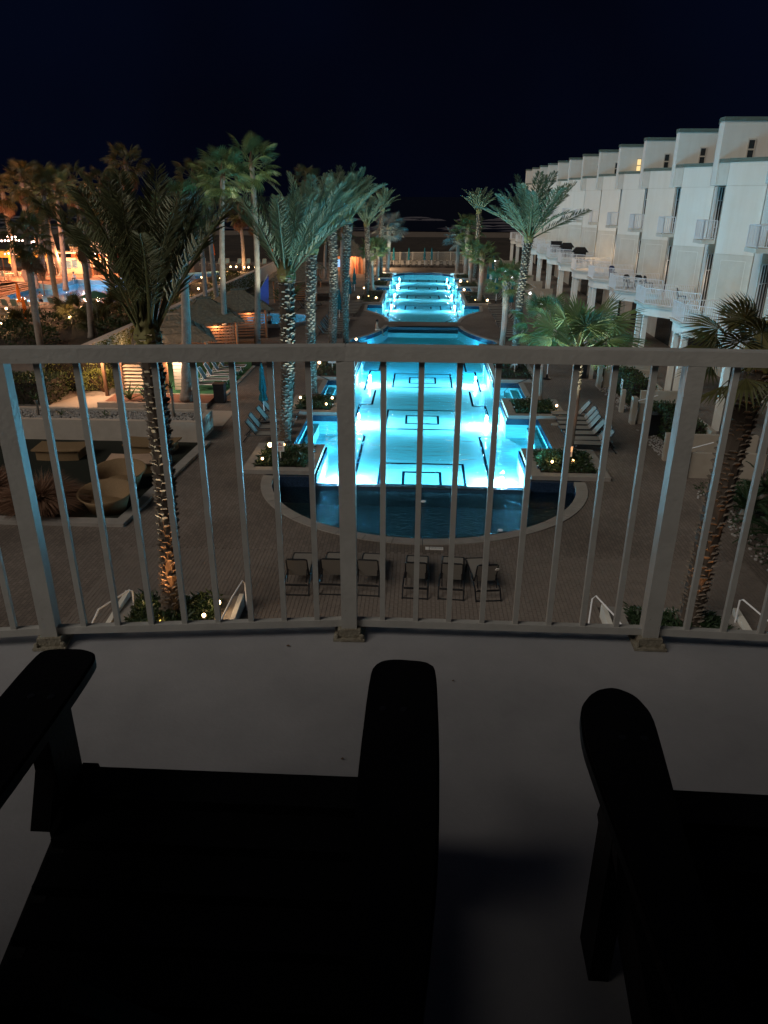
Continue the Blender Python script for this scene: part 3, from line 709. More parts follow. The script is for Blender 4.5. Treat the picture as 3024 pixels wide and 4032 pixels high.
    # terrace, beam, columns, railing
    Tp = [(13.53, 41.6), (13.53, 39.7), (16.0, 36.75), (16.9, 38.8), (17.3, 41.7)]
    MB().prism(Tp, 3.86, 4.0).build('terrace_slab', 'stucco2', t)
    MB().prism([(13.66, 41.5), (13.66, 39.75), (16.05, 36.9), (16.3, 37.1), (13.95, 39.9), (13.95, 41.5)], 3.34, 3.86).build('terrace_beam', 'stucco', t)
    MB().prism(offset_poly(Tp, .06), 3.985, 4.03).build('terrace_edge', 'stucco2', t)
    for y in (39.95, 41.3): MB().box((13.86, y, 1.67), (.27, .27, 3.34)).build('column', 'stucco', t)
    rail_part('terrace_railing', [(17.1, 41.62), (13.58, 41.55), (13.58, 39.72), (15.95, 36.9)], 4.0, 4.97, t)
    # small balcony on the third floor
    MB().prism([(15.55, 44.6), (15.55, 46.0), (16.6, 46.2), (16.3, 44.6)], 7.62, 7.82).build('balcony_slab', 'stucco2', t)
    rail_part('balcony_railing', [(16.28, 44.66), (15.6, 44.66), (15.6, 45.95), (16.55, 46.12)], 7.82, 8.86, t, pitch=.13, r=.014)
    # ground floor patio walls and entrance
    for (x0, x1, y0, y1, h) in ((10.5, 13.3, 34.75, 34.95, 1.0), (11.1, 13.8, 36.75, 36.95, 1.12), (12.15, 12.35, 37.4, 42.0, 1.1)):
        MB().bx(x0, x1, y0, y1, 0, h).build('patio_wall', 'patio', t)
    for k in range(3): MB().bx(10.75 + k * .32, 11.07 + k * .32, 34.96, 36.74, 0, .16 * (k + 1)).build('entry_step', 'concrete', t)
    MB().bx(10.14, 10.36, 34.6, 35.0, 0, 1.3).build('gate_post', 'patio', t)
    MB().bx(10.14, 10.34, 36.74, 36.99, 0, 1.15).build('gate_post', 'patio', t)
    b = MB(); b.tube([(10.35, 35.4, 0), (10.35, 35.4, .85), (10.5, 35.4, .93), (11.5, 35.4, 1.25)], .022, 6); b.build('entry_handrail', 'white_metal', t)
    MB().bx(18.0, 18.19, 39.7, 46.9, 3.3, 3.9).build('ground_floor_beam', 'stucco2', t); MB().prism([(16.1, 43.5), (17.38, 41.75), (18.15, 41.75), (18.15, 46.5), (16.6, 46.3)], 3.55, 3.88).build('ground_floor_ceiling', 'stucco2', t); MB().bx(18.13, 18.19, 40.6, 44.0, .0, 2.3).build('sliding_door', 'glass', t)
    return t
th0 = townhouse(); TH = []
looks = {-1: 'white townhouse nearest the hotel, mostly cut off at the picture edge', 0: 'white townhouse with the nearest whole railed terrace behind the fan palm', 1: 'white townhouse with an empty railed terrace, second whole one from the hotel',
         2: 'white townhouse whose railed terrace holds round tables and dark chairs', 3: 'white townhouse with the glowing yellow stair window at its top', 4: 'white townhouse with the warm orange lit railed terrace',
         5: 'white townhouse whose terrace holds the nearer black grill cover', 6: 'white townhouse whose terrace holds the farther peaked black grill cover', 7: 'white townhouse whose terrace holds a flat black covered box',
         8: 'white townhouse behind the tall date palm crown, fourth from the sea end', 9: 'white townhouse third from the sea end of the row', 10: 'white townhouse second from the sea end of the row', 11: 'white townhouse at the very sea end of the row'}
for j in range(-1, 12):
    if j == 0: o = th0; o['label'] = looks[0]
    else: o = dup(th0, (0, 7.4 * j, 0), 0, looks[j])
    TH.append(o)
    if j == 3:
        for c in o.children:
            if c.name.startswith('upper_window'):
                for g in c.children:
                    g.data = g.data.copy(); g.data.materials[0] = M['litpane']
                    g['label'] = 'brightly lit yellow window pane'
        lamp('window_lamp', 'POINT', (17.28, 44.1, 12.2), 2.0, (1, .72, .32), .08, o)
    if j == 4: lamp('terrace_lamp', 'POINT', (15.2, 40.4, 5.0), 40, (1, .62, .28), .08, o)
    if j == 0: lamp('door_lamp', 'POINT', (16.35, 45.4, 5.6), 5, (1, .66, .36), .1, o)
    if j == 4: lamp('balcony_lamp', 'POINT', (16.0, 45.3, 8.8), 5, (1, .66, .34), .08, o)
    if 0 <= j < 9: lamp('patio_lamp', 'POINT', (15.6, 38.0, 2.6), 1.6, (1, .60, .32), .1, o)

# terrace furniture
def patio_chair(x, y, z, rz, label, m='dark_metal'):
    t = thing('patio_chair', label, 'chair', (x, y, z), rz, 'chairs on the townhouse terraces')
    b = MB(); b.prism([(-.22, -.22), (.22, -.22), (.24, .22), (-.24, .22)], .42, .45); b.build('seat', m, t)
    b = MB()
    pts = [(-.24, .22, .44), (.24, .22, .44), (.25, .30, .80), (.14, .33, .92), (-.14, .33, .92), (-.25, .30, .80)]
    b.add(pts + [(p[0], p[1] + .03, p[2]) for p in pts], [tuple(range(6))[::-1], tuple(range(6, 12))] + [(i, (i + 1) % 6, 6 + (i + 1) % 6, 6 + i) for i in range(6)]); b.build('backrest', m, t)
    for sx in (-1, 1):
        for sy in (-1, 1): MB().bar((sx * .21, sy * .2, 0), (sx * .2, sy * .19, .43), .035).build('leg', m, t)
    return t
def round_table(x, y, z, label, m='white'):
    t = thing('patio_table', label, 'table', (x, y, z), 0, 'tables on the townhouse terraces')
    MB().lathe([(.02, .70), (.45, .70), (.46, .72), (.02, .735)], 16).build('tabletop', m, t)
    for k in range(3):
        a = k * 2.1; MB().bar((.3 * cos(a), .3 * sin(a), 0), (.08 * cos(a), .08 * sin(a), .70), .035).build('leg', m, t)
    return t
yt = 7.4
for i, (x, y, rz, lb) in enumerate(((14.7, 40.6 + 2 * yt, .4, 'dark curved-back chair on the round-table terrace, standing towards the railing corner'), (15.5, 40.9 + 2 * yt, 2.7, 'dark curved-back chair near the house wall on the round-table terrace'),
                                    (16.0, 40.2 + 2 * yt, 1.7, 'dark curved-back chair by the patio door on the round-table terrace'), (15.9, 40.0 + yt, 1.4, 'dark chair by the lit patio door on the mostly empty terrace'))):
    patio_chair(x, y, 4.03, rz, lb)
patio_chair(15.3, 40.4 + 3 * yt, 4.03, .3, 'navy slatted chair alone on the terrace beyond the round tables', 'navy')
patio_chair(14.3, 40.4, 4.03, 1.2, 'white plastic chair on the terrace nearest the hotel', 'white')
round_table(14.4, 40.1 + 2 * yt, 4.03, 'white round table at the railing of the round-table terrace')
round_table(15.1, 39.6 + 2 * yt, 4.03, 'white round table beside the dark chairs on the round-table terrace')
round_table(15.6, 40.5 + yt, 4.03, 'small white table near the lit patio door')
for j, lb in ((5, 'nearer peaked black grill cover above a terrace railing'), (6, 'farther peaked black grill cover above a terrace railing')):
    b = MB(); b.prism([(-.55, -.3), (.55, -.3), (.55, .3), (-.55, .3)], 0, .95)
    b.add([(-.78, -.36, .95), (.78, -.36, .95), (.78, .36, .95), (-.78, .36, .95), (-.42, -.2, 1.42), (.42, -.2, 1.42), (.42, .2, 1.42), (-.42, .2, 1.42)], [(3, 2, 1, 0), (4, 5, 6, 7), (0, 1, 5, 4), (1, 2, 6, 5), (2, 3, 7, 6), (3, 0, 4, 7)])
    o = b.build('grill_cover', 'greycover'); o.location = (15.6, 41.1 + j * yt, 4.03); tag(o, lb, 'grill cover', 'covered grills on the terraces')
b = MB(); b.bx(-.6, .6, -.3, .3, 0, 1.15); b.bx(-.63, .63, -.33, .33, 1.15, 1.2); o = b.build('covered_box', 'greycover'); o.location = (15.7, 41.1 + 7 * yt, 4.03); tag(o, 'flat topped black covered box on a far terrace', 'storage box')

# lit gate posts along the path
lp = thing('gate_lamp', '', 'lamp', group='lamp posts along the townhouse path')
MB().bx(-.14, .14, -.2, .2, 0, 1.55).build('post', 'fenceglow', lp); MB().bx(-.17, .17, -.23, .23, 1.55, 1.60).build('post_cap', 'fenceglow', lp)
MB().ball((0, 0, 1.72), .085, 10, 6).build('globe', 'bulb_white', lp); MB().lathe([(.05, 1.6), (.04, 1.65)], 8).build('collar', 'dark_metal', lp)
lamp('globe_lamp', 'POINT', (0, 0, 1.98), 9, (.86, 1, .94), .08, lp)
ys = [57.15, 64.55, 71.95, 79.35, 86.8, 94.2, 101.5, 109]
for i, y in enumerate(ys):
    lb = 'white globe lamp on a square post by the path, %s from the hotel' % ORD[i]
    if i == 0: lp.location = (10.15, y, 0); lp['label'] = lb
    else: dup(lp, (10.15, y, 0), 0, lb)

# ================================================================== PLANTS
def leaf_card(b, p, d, up, L, W):
    d = d.normalized(); s = d.cross(up)
    if s.length < 1e-3: s = Vector((1, 0, 0))
    s = s.normalized() * W; m = p + d * L * .45; tip = p + d * L
    b.add([p, m - s, tip, m + s], [(0, 1, 2), (0, 2, 3)])
def rv(r): return Vector((r.gauss(0, 1), r.gauss(0, 1), r.gauss(0, 1))).normalized()
def leaf_volume(name, boxes, n, L, W, m, parent=None, seed=1):
    r = random.Random(seed); b = MB(); tot = sum((x1 - x0) * (y1 - y0) + 2 * (z1 - z0) * ((x1 - x0) + (y1 - y0)) for x0, x1, y0, y1, z0, z1 in boxes)
    for x0, x1, y0, y1, z0, z1 in boxes:
        a = [(x1 - x0) * (y1 - y0), (z1 - z0) * (x1 - x0), (z1 - z0) * (y1 - y0)]
        k = int(n * (a[0] + 2 * a[1] + 2 * a[2]) / tot)
        for _ in range(k):
            f = r.choices(range(5), [a[0], a[1], a[1], a[2], a[2]])[0]
            x, y, z = r.uniform(x0, x1), r.uniform(y0, y1), r.uniform(z0, z1); dp = abs(r.gauss(0, .07))
            if f == 0: z = z1 - dp + .03 * sin(x * 3) ; nrm = Vector((0, 0, 1))
            elif f == 1: y = y0 + dp; nrm = Vector((0, -1, 0))
            elif f == 2: y = y1 - dp; nrm = Vector((0, 1, 0))
            elif f == 3: x = x0 + dp; nrm = Vector((-1, 0, 0))
            else: x = x1 - dp; nrm = Vector((1, 0, 0))
            d = rv(r) * .8 + nrm * .7; leaf_card(b, Vector((x, y, z)), d, rv(r), L * r.uniform(.6, 1.3), W)
    return b.build(name, m, parent)
def leaf_ball(name, balls, n, L, W, m, parent=None, seed=1):
    r = random.Random(seed); b = MB()
    for cx, cy, cz, rx, ry, rz_ in balls:
        for _ in range(n // len(balls)):
            d = rv(r); 
            if d.z < -.5: d.z = abs(d.z)
            q = r.uniform(.78, 1.06)
            p = Vector((cx + d.x * rx * q, cy + d.y * ry * q, cz + d.z * rz_ * q)); leaf_card(b, p, d * .8 + rv(r) * .7, rv(r), L * r.uniform(.6, 1.3), W)
    return b.build(name, m, parent)
def ground_cover(name, x0, x1, y0, y1, z, n, h, m='cover', seed=1, L=.16, W=.03):
    r = random.Random(seed); b = MB()
    for _ in range(n):
        p = Vector((r.uniform(x0, x1), r.uniform(y0, y1), z)); hh = h * r.uniform(.2, 1) * (.65 + .35 * sin(p.x * 4 + seed) * sin(p.y * 3))
        p.z += max(hh, 0); leaf_card(b, p, Vector((r.gauss(0, 1), r.gauss(0, 1), abs(r.gauss(.4, .6)))), rv(r), L * r.uniform(.6, 1.3), W)
    return stuff(b.build(name, m))

def frond_mesh(L, n, seed, droop, m, lw=.030, ll=.52, t0=.17):
    r = random.Random(seed); b = MB()
    def sp(t): return Vector((L * t * (1 - .12 * t * t), 0.06 * L * sin(t * 2 + seed) * t * .4, -droop * L * t ** 2.3))
    b.tube([sp(i / 7) for i in range(8)], [.030 * (1 - i / 8) + .006 for i in range(8)], 4)
    for i in range(n):
        t = t0 + (1 - t0) * (i / n) ** .92
        p = sp(t); tan = (sp(min(1, t + .02)) - sp(t - .02)).normalized()
        l = ll * (sin(pi * min(1, .16 + t * .80)) ** .6) * r.uniform(.85, 1.1)
        for s in (-1, 1):
            d = tan * r.uniform(.75, 1.05) + Vector((0, s * r.uniform(.75, 1.0), 0)) + Vector((0, 0, r.uniform(.05, .55)))
            d.normalize(); m1 = p + d * l * .5 ; tip = p + d * l + Vector((0, 0, -.10 * l))
            w = d.cross(Vector((0, 0, 1))).normalized() * lw
            b.add([p, m1 - w, tip, m1 + w], [(0, 1, 2), (0, 2, 3)])
    o = b.build('frond', m); me = o.data; bpy.data.objects.remove(o); return me
def fan_mesh(R, pet, n, seed, m, droop=.35, spread=132):
    r = random.Random(seed); b = MB()
    def sp(t): return Vector((pet * t, 0, -.12 * pet * t * t))
    b.tube([sp(i / 4) for i in range(5)], [.022, .019, .016, .013, .010], 4)
    hub = sp(1)
    for i in range(n):
        a = radians(-spread + 2 * spread * (i + .5) / n); da = radians(spread / n)
        rr = R * (1 - .25 * abs(a) / radians(spread)) * r.uniform(.88, 1.06)
        def pt(a_, q, z=0): return hub + Vector((cos(a_) * rr * q, sin(a_) * rr * q, -droop * rr * q ** 2.2 + z - .10 * R * (1 - cos(a_)) * q))
        f = .05 * R * (1 if i % 2 else -1)
        b.add([hub, pt(a - da, .55, -f * .3), pt(a - da * .25, 1), pt(a, .55, f * .3), pt(a + da, .55, -f * .3)], [(0, 1, 2, 3), (0, 3, 2, 4)])
    o = b.build('fan_leaf', m); me = o.data; bpy.data.objects.remove(o); return me

def trunk(b, g, base, top, r0, r1, kind, seed, detail=1.0):
    r = random.Random(seed); base = Vector(base); top = Vector(top); H = (top - base).length
    def ctr(t): return base.lerp(top, t) + Vector((sin(t * pi) * .05 * H * .3 * (1 if seed % 2 else -1), 0, 0))
    def rad(t):
        k = r0 + (r1 - r0) * t
        return k * (1 + .35 * max(0, .06 - t) / .06)
    n = 10 if kind != 'w' else 12; m = 14 if kind == 'd' else max(10, int(H / .3))
    g.tube([ctr(i / m) for i in range(m + 1)], [rad(i / m) * (.94 if kind == 'd' else 1 + (.03 if i % 2 else 0) + r.uniform(-.02, .02)) for i in range(m + 1)], n)
    if kind == 'w': return
    if kind == 'd': rows, cols, lo, out, st = int(H / (.112 / detail)), int(6 * detail) + 1, .015, .06, .0
    else: rows, cols, lo, out, st = int(H * .36 / .12), 8, .64, .07, .64
    for i in range(rows):
        t = lo + (1 - lo) * i / rows
        c = ctr(t); R_ = rad(t); hh = .075 / detail if kind == 'd' else .15
        if kind == 's': out = .03 + .12 * ((t - .64) / .36) ** 1.5
        if kind == 'd' and t > .93: out = .08
        for k in range(cols):
            if kind == 'd' and r.random() < .14: continue
            a = 2 * pi * (k + .5 * (i % 2)) / cols + r.uniform(-.22, .22); da = pi / cols * r.uniform(.55, 1.0)
            ou = out * r.uniform(.6, 1.3); z1 = hh * r.uniform(.75, 1.15)
            zj = r.uniform(-.035, .035)
            def q(an, rr, dz): return (c.x + cos(an) * rr, c.y + sin(an) * rr, c.z + dz + zj)
            b.add([q(a - da, R_ * .95, 0), q(a + da, R_ * .95, 0), q(a + da * .55, R_ + ou, z1), q(a - da * .55, R_ + ou, z1), q(a + da * .5, R_ * .9, z1 * .93), q(a - da * .5, R_ * .9, z1 * .93)],
                  [(0, 1, 2, 3), (3, 2, 4, 5), (0, 3, 5), (1, 4, 2)])

FR = {}
def fronds(kind):
    if kind not in FR:
        if kind == 'date': FR[kind] = [frond_mesh(3.4, 30, s, d, 'frond', .030, .56) for s, d in ((1, .10), (2, .16), (3, .22), (4, .06))]
        if kind == 'datefar': FR[kind] = [frond_mesh(3.4, 22, s, d, 'frond', .045, .55) for s, d in ((1, .10), (2, .18), (4, .24))]
        if kind == 'datedark': FR[kind] = [frond_mesh(3.6, 40, s, d, 'frond_dark', .022, .58, .24) for s, d in ((1, .10), (2, .18), (3, .26), (4, .14))]
        if kind == 'fan': FR[kind] = [fan_mesh(.85, .95, 30, s, 'fan', d) for s, d in ((1, .25), (2, .45), (3, .15))]
        if kind == 'fanwarm': FR[kind] = [fan_mesh(.85, .95, 28, s, 'fan_warm', d) for s, d in ((1, .35), (2, .55), (3, .2))]
        if kind == 'fanblue': FR[kind] = [fan_mesh(.85, .8, 28, s, 'fan_blue', d) for s, d in ((1, .2), (2, .3))]
        if kind == 'dead': FR[kind] = [fan_mesh(.75, .7, 20, s, 'deadleaf', d, 100) for s, d in ((5, .8), (6, .6))]
        if kind == 'cycad': FR[kind] = [frond_mesh(1.1, 26, s, d, 'cycad', .014, .2, .06) for s, d in ((1, .35), (2, .5))]
        if kind == 'strap': FR[kind] = [strap_mesh(s) for s in (1, 2)]
    return FR[kind]
def strap_mesh(seed):
    b = MB(); 
    pr = []
    for i in range(6):
        t = i / 5; w = .045 * sin(pi * min(1, .25 + t * .75)) + .004
        pr += [(t * .9, -w, -.35 * t ** 2.5), (t * .9, w, -.35 * t ** 2.5)]
    b.add(pr, [(2 * i, 2 * i + 2, 2 * i + 3, 2 * i + 1) for i in range(5)])
    o = b.build('leaf', 'strap'); me = o.data; bpy.data.objects.remove(o); return me
def orient(d, roll=0.0):
    d = Vector(d).normalized(); z = Vector((0, 0, 1)) if abs(d.z) < .985 else Vector((-d.x, -d.y, 0.3)).normalized()
    y = z.cross(d).normalized(); zz = d.cross(y)
    m = Matrix(((d.x, y.x, zz.x), (d.y, y.y, zz.y), (d.z, y.z, zz.z))).to_4x4()
    return m @ Matrix.Rotation(roll, 4, 'X')

def palm(kind, base, top, label, r0=.2, r1=.17, leaf='date', n=26, sc=1.0, el=(8, 84), wind=(0, 0, 0), skirt=0, group=None, seed=1, detail=1.0, tm=None, name=None):
    r = random.Random(seed * 31 + 7)
    t = thing(name or {'d': 'date_palm', 's': 'cabbage_palm', 'w': 'fan_palm'}[kind], label, 'palm tree', base, 0, group)
    tp = Vector(top) - Vector(base)
    b = MB(); g = MB(); trunk(b, g, (0, 0, -.05), tp, r0, r1, kind, seed, detail)
    tr = g.build('trunk', tm or {'d': 'trunk_gap', 's': 'trunk_grey', 'w': 'trunk_grey'}[kind], t, smooth=(kind == 'w'))
    if b.f: stuff(b.build('leaf_bases', tm or 'trunk_date', tr))
    c = MB(); c.lathe([(r1 * 1.0, -.35), (r1 * 1.25, -.1), (r1 * 1.1, .15), (r1 * .5, .45), (.03, .7)], 9, tuple(tp), jit=.12); c.build('crown_shaft', 'bud' if kind != 'w' else 'deadleaf', t)
    ms = fronds(leaf); W = Vector(wind)
    for i in range(n):
        u = (i + .5) / n
        e = radians(el[1] + (el[0] - el[1]) * u ** .85 + r.uniform(-7, 7)); a = i * 2.39996 + r.uniform(-.25, .25)
        d = Vector((cos(a) * cos(e), sin(a) * cos(e), sin(e))) + W * (.5 + .5 * (1 - u))
        s = sc * r.uniform(.85, 1.08) * (1 - .18 * (1 - u) ** 3)
        mt = Matrix.Translation(tp + Vector((cos(a), sin(a), 0)) * r1 * .5 + Vector((0, 0, .15 - .35 * u))) @ orient(d, r.uniform(-.5, .5)) @ Matrix.Scale(s, 4)
        inst('frond' if leaf.startswith('date') else 'fan_leaf', ms[r.randrange(len(ms))], t, mt)
    if skirt:
        dm_ = fronds('dead')
        for i in range(skirt):
            a = i * 2.4; e = radians(r.uniform(-80, -48)); d = Vector((cos(a) * cos(e), sin(a) * cos(e), sin(e)))
            inst('dead_leaf', dm_[i % 2], t, Matrix.Translation(tp + Vector((0, 0, -.2 - .9 * r.random()))) @ orient(d, r.uniform(-.6, .6)) @ Matrix.Scale(sc * r.uniform(.8, 1.1), 4))
    return t

GA = 'palms planted beside the long pool'
# near, dark date palm in front of the railing
palm('d', (-6.15, 15.8, 0.15), (-5.85, 15.8, 7.3), 'big dark date palm nearest the hotel, rough warm lit trunk between the balusters', .225, .24, 'datedark', 30, 1.02, (63, 89), (.12, 0, .08), seed=11, group=GA)
# left row
palm('d', (-5.78, 30.3, .1), (-5.38, 30.3, 7.2), 'date palm with thick stubby trunk in the planter by the globe lamp', .24, .33, 'date', 23, 1.15, (48, 87), (.16, 0, .1), seed=21, group=GA)
palm('d', (-5.55, 37.9, .1), (-5.39, 37.9, 7.7), 'date palm behind the stubby one, second in the row beside the pool', .21, .27, 'date', 22, 1.12, (48, 87), (.30, 0, .1), seed=22, group=GA)
palm('d', (-6.1, 50.9, 0), (-5.89, 50.9, 8.4), 'tall date palm third in the pool row, warm glow at its foot', .26, .30, 'date', 21, 1.12, (48, 87), (.34, 0, .1), seed=23, group=GA)
palm('d', (-5.2, 51.9, 0), (-4.94, 52.5, 8.7), 'tall slender date palm fourth in the row, fronds swept towards the pool', .20, .28, 'date', 21, 1.1, (48, 87), (.30, 0, .1), seed=24, group=GA)
palm('d', (-5.85, 80.8, 0), (-5.77, 80.8, 7.4), 'date palm beside the upper pool left side, orange uplight on its foot', .24, .26, 'datefar', 22, .98, (40, 86), (.15, 0, 0), seed=25, group=GA, detail=.8)
palm('s', (-5.65, 88.3, 0), (-5.7, 88.3, 4.4), 'bright green low fan palm beside the upper pool near the thatched hut', .21, .19, 'fan', 24, 1.0, (-25, 80), seed=26, group=GA)
palm('s', (-5.7, 98.0, 0), (-5.6, 98.0, 3.9), 'fan palm with orange lit trunk in front of the far fence, hut side', .22, .19, 'fan', 24, 1.05, (-25, 80), seed=27, group=GA)
palm('d', (-5.6, 104.8, 0), (-5.39, 104.8, 8.5), 'tall date palm at the far end of the hut side row', .30, .30, 'datefar', 20, 1.0, (40, 86), (.1, 0, 0), seed=28, group=GA, detail=.7)
palm('s', (-4.9, 108.5, 0), (-4.7, 108.5, 6.0), 'silvery blue fan palm before the far fence', .30, .26, 'fanblue', 26, 1.7, (-40, 80), seed=29, group=GA, tm='trunk_grey')
# right row
palm('s', (6.17, 29.1, .1), (6.17, 29.1, 4.6), 'large fan palm above the railing, warm lit trunk and sign at its foot', .16, .14, 'fan', 17, 1.45, (8, 80), (.30, 0, .05), seed=31, group=GA)
palm('s', (6.3, 38.1, .1), (6.21, 38.1, 4.2), 'fan palm with criss-cross leaf stubs, orange lit trunk beside steps', .17, .20, 'fan', 26, 1.05, (-45, 78), (.05, 0, 0), seed=32, group=GA)
palm('s', (5.7, 52.3, 0), (5.72, 52.3, 4.8), 'round headed fan palm, orange glow low on its trunk', .20, .22, 'fan', 28, .98, (-25, 82), seed=33, group=GA)
palm('d', (5.88, 45.8, 0), (6.14, 45.8, 7.9), 'tall date palm in front of the white townhouses with wide open crown', .22, .24, 'date', 23, 1.22, (30, 86), (.04, 0, 0), seed=34, group=GA)
palm('s', (5.97, 78.6, 0), (6.0, 78.6, 4.6), 'fan palm whose whole trunk glows orange beside the upper pool', .24, .26, 'fan', 24, 1.0, (-20, 80), seed=35, group=GA)
palm('s', (6.07, 96.1, 0), (5.99, 96.1, 4.0), 'orange trunked fan palm far along the townhouse side of the pool', .22, .22, 'fan', 24, 1.0, (-30, 80), seed=36, group=GA)
palm('d', (6.94, 101.4, 0), (7.04, 101.4, 8.3), 'tall date palm far along the townhouse side of the pool', .32, .30, 'datefar', 20, 1.05, (38, 86), seed=37, group=GA, detail=.7)
palm('s', (6.19, 109.3, 0), (6.26, 109.3, 6.0), 'fan palm at the far end of the townhouse side row', .33, .28, 'fan', 26, 1.45, (-30, 80), seed=38, group=GA)
palm('s', (5.0, 110.6, 0), (4.9, 110.6, 4.6), 'silvery fan palm peeking out behind the far end row, townhouse side', .30, .26, 'fanblue', 22, 1.5, (-40, 80), seed=39, group=GA)
palm('d', (6.83, 16.1, .15), (7.25, 16.1, 6.95), 'dark fan palm near the hotel, its shaggy trunk behind the right hand balusters', .27, .31, 'fanwarm', 26, .92, (-20, 80), (.05, 0, .05), seed=40, group=GA, name='cabbage_palm')
# tall fan palms beyond
GB = 'tall fan palms between the two pools'
palm('w', (-11.8, 53.3, 0), (-11.42, 53.3, 12.0), 'tallest slender fan palm with hanging leaf stalk above the cabanas', .22, .16, 'fan', 24, 1.25, (-40, 82), (.22, 0, 0), seed=41, group=GB)
palm('w', (-13.3, 50.4, 0), (-12.67, 50.4, 11.2), 'tall fan palm left of the tallest one, pale bare trunk', .22, .15, 'fan', 26, 1.2, (-45, 82), (.12, 0, 0), seed=42, group=GB)
palm('w', (-12.0, 36.7, .3), (-11.4, 36.7, 9.4), 'fan palm with swollen base in the mulch planter beside the cabana', .28, .15, 'fan', 22, 1.0, (-30, 82), seed=43, group=GB)
palm('w', (-16.7, 62, 0), (-16.9, 62, 10.4), 'greenish fan palm behind the dark date palm crown', .2, .16, 'fan', 24, 1.1, (-40, 82), seed=44, group=GB)
palm('w', (-19.0, 66, 0), (-19.1, 66, 11.4), 'yellowish fan palm behind the big date palm', .2, .16, 'fanwarm', 24, 1.1, (-40, 82), skirt=4, seed=45, group=GB)
palm('w', (-10.8, 72, 0), (-10.6, 72, 11.2), 'fan palm crown showing above the date palm row', .2, .16, 'fanwarm', 24, 1.05, (-35, 82), seed=49, group=GB)
palm('w', (-8.9, 86, 0), (-8.8, 86, 6.5), 'slim dark fan palm trunk between the date palm trunks', .2, .17, 'fanwarm', 16, .9, (-30, 80), seed=50, group=GB)
palm('w', (-12.6, 100, 0), (-12.4, 100, 4.8), 'small amber lit fan palm beside the thatched hut', .2, .16, 'fanwarm', 18, 1.0, (-20, 80), seed=58, group=GB)
GC = 'palms around the far lagoon pool'
for x, y, h, sd, lb in ((-52.0, 96, 10.5, 71, 'brown palm over the dining chairs at the left picture edge'), (-44.5, 86.5, 11.5, 72, 'dusky palm crown above the lagoon steps'), (-49.8, 102, 11.8, 73, 'dusky palm crown behind the yellow canopy'), (-40.8, 97.5, 9.0, 74, 'brown palm crown low over the grill stand')):
    palm('w', (x, y, 0), (x + .4, y, h), lb, .3, .24, 'fanwarm', 22, 1.55, (-55, 80), skirt=10, seed=sd, group=GC)
palm('w', (-25.9, 49.5, 0), (-25.5, 49.5, 7.6), 'leaning fan palm at the left picture edge in front of the lagoon', .24, .2, 'fanwarm', 26, 1.15, (-50, 80), (.1, 0, 0), skirt=8, seed=46, group=GC)
palm('w', (-24.9, 55.4, 0), (-24.6, 55.4, 7.9), 'fan palm leaning over the lagoon with a hanging brown skirt', .24, .19, 'fanwarm', 26, 1.1, (-50, 80), (.05, 0, 0), skirt=10, seed=47, group=GC)
palm('w', (-46.4, 91.6, 0), (-44.0, 91.6, 11.0), 'leaning palm on the lagoon wall beside two loungers', .42, .3, 'fanwarm', 24, 1.7, (-50, 80), skirt=8, seed=48, group=GC)
palm('w', (-46.9, 98, 0), (-48.4, 98, 10.4), 'palm trunk leaning away behind the dark clothed guest', .36, .26, 'fanwarm', 22, 1.7, (-50, 80), skirt=8, seed=51, group=GC)
palm('w', (-52.5, 109, 0), (-54.8, 109, 12.0), 'bare leaning trunk against the yellow wall', .36, .28, 'fanwarm', 22, 1.9, (-50, 80), skirt=8, seed=52, group=GC)
palm('w', (-42.0, 95.6, 0), (-42.6, 95.6, 11.5), 'thin dark palm trunk standing before the grill stand', .26, .2, 'fanwarm', 22, 1.6, (-50, 80), skirt=6, seed=53, group=GC)
palm('w', (-34.3, 92, 0), (-34.3, 92, 13.4), 'tall shaggy palm with a thick brown skirt above the grill stand', .3, .26, 'fanwarm', 34, 1.6, (-60, 80), skirt=26, seed=54, group=GC)
palm('w', (-40.4, 85, 0), (-39.8, 85, 10.6), 'bright green topped fan palm left of the shaggy one', .28, .22, 'fan', 24, 1.6, (-30, 82), seed=55, group=GC)
palm('w', (-33.3, 68, 0), (-32.9, 68, 10.2), 'dusky fan palm crown at the upper left picture edge', .24, .2, 'fanwarm', 26, 1.3, (-50, 80), skirt=8, seed=56, group=GC)
palm('w', (-31.4, 76, 0), (-31.0, 76, 10.8), 'dusky fan palm between the bright green topped palm and the shaggy one', .24, .2, 'fanwarm', 26, 1.3, (-50, 80), skirt=10, seed=57, group=GC)
palm('w', (-25.6, 110, 0), (-25.7, 110, 8.2), 'far brown skirted palm beyond the tall bare trunk', .26, .2, 'fanwarm', 22, 1.5, (-50, 80), skirt=16, seed=59, group=GC)
palm('w', (-23.8, 112, 0), (-24.2, 112, 7.6), 'second far brown palm close beside the skirted one', .24, .2, 'fanwarm', 20, 1.4, (-50, 80), skirt=14, seed=60, group=GC)
palm('s', (-32.6, 108, 0), (-32.6, 108, 3.2), 'short stout palm standing by the lagoon path lights', .38, .34, 'fanwarm', 22, 1.3, (-30, 70), seed=61, group=GC)
palm('w', (-26.2, 92.4, 0), (-26.2, 92.4, 5.6), 'thin bare palm trunk among the amber path lights', .17, .14, 'fanwarm', 18, 1.1, (-40, 80), seed=62, group=GC)

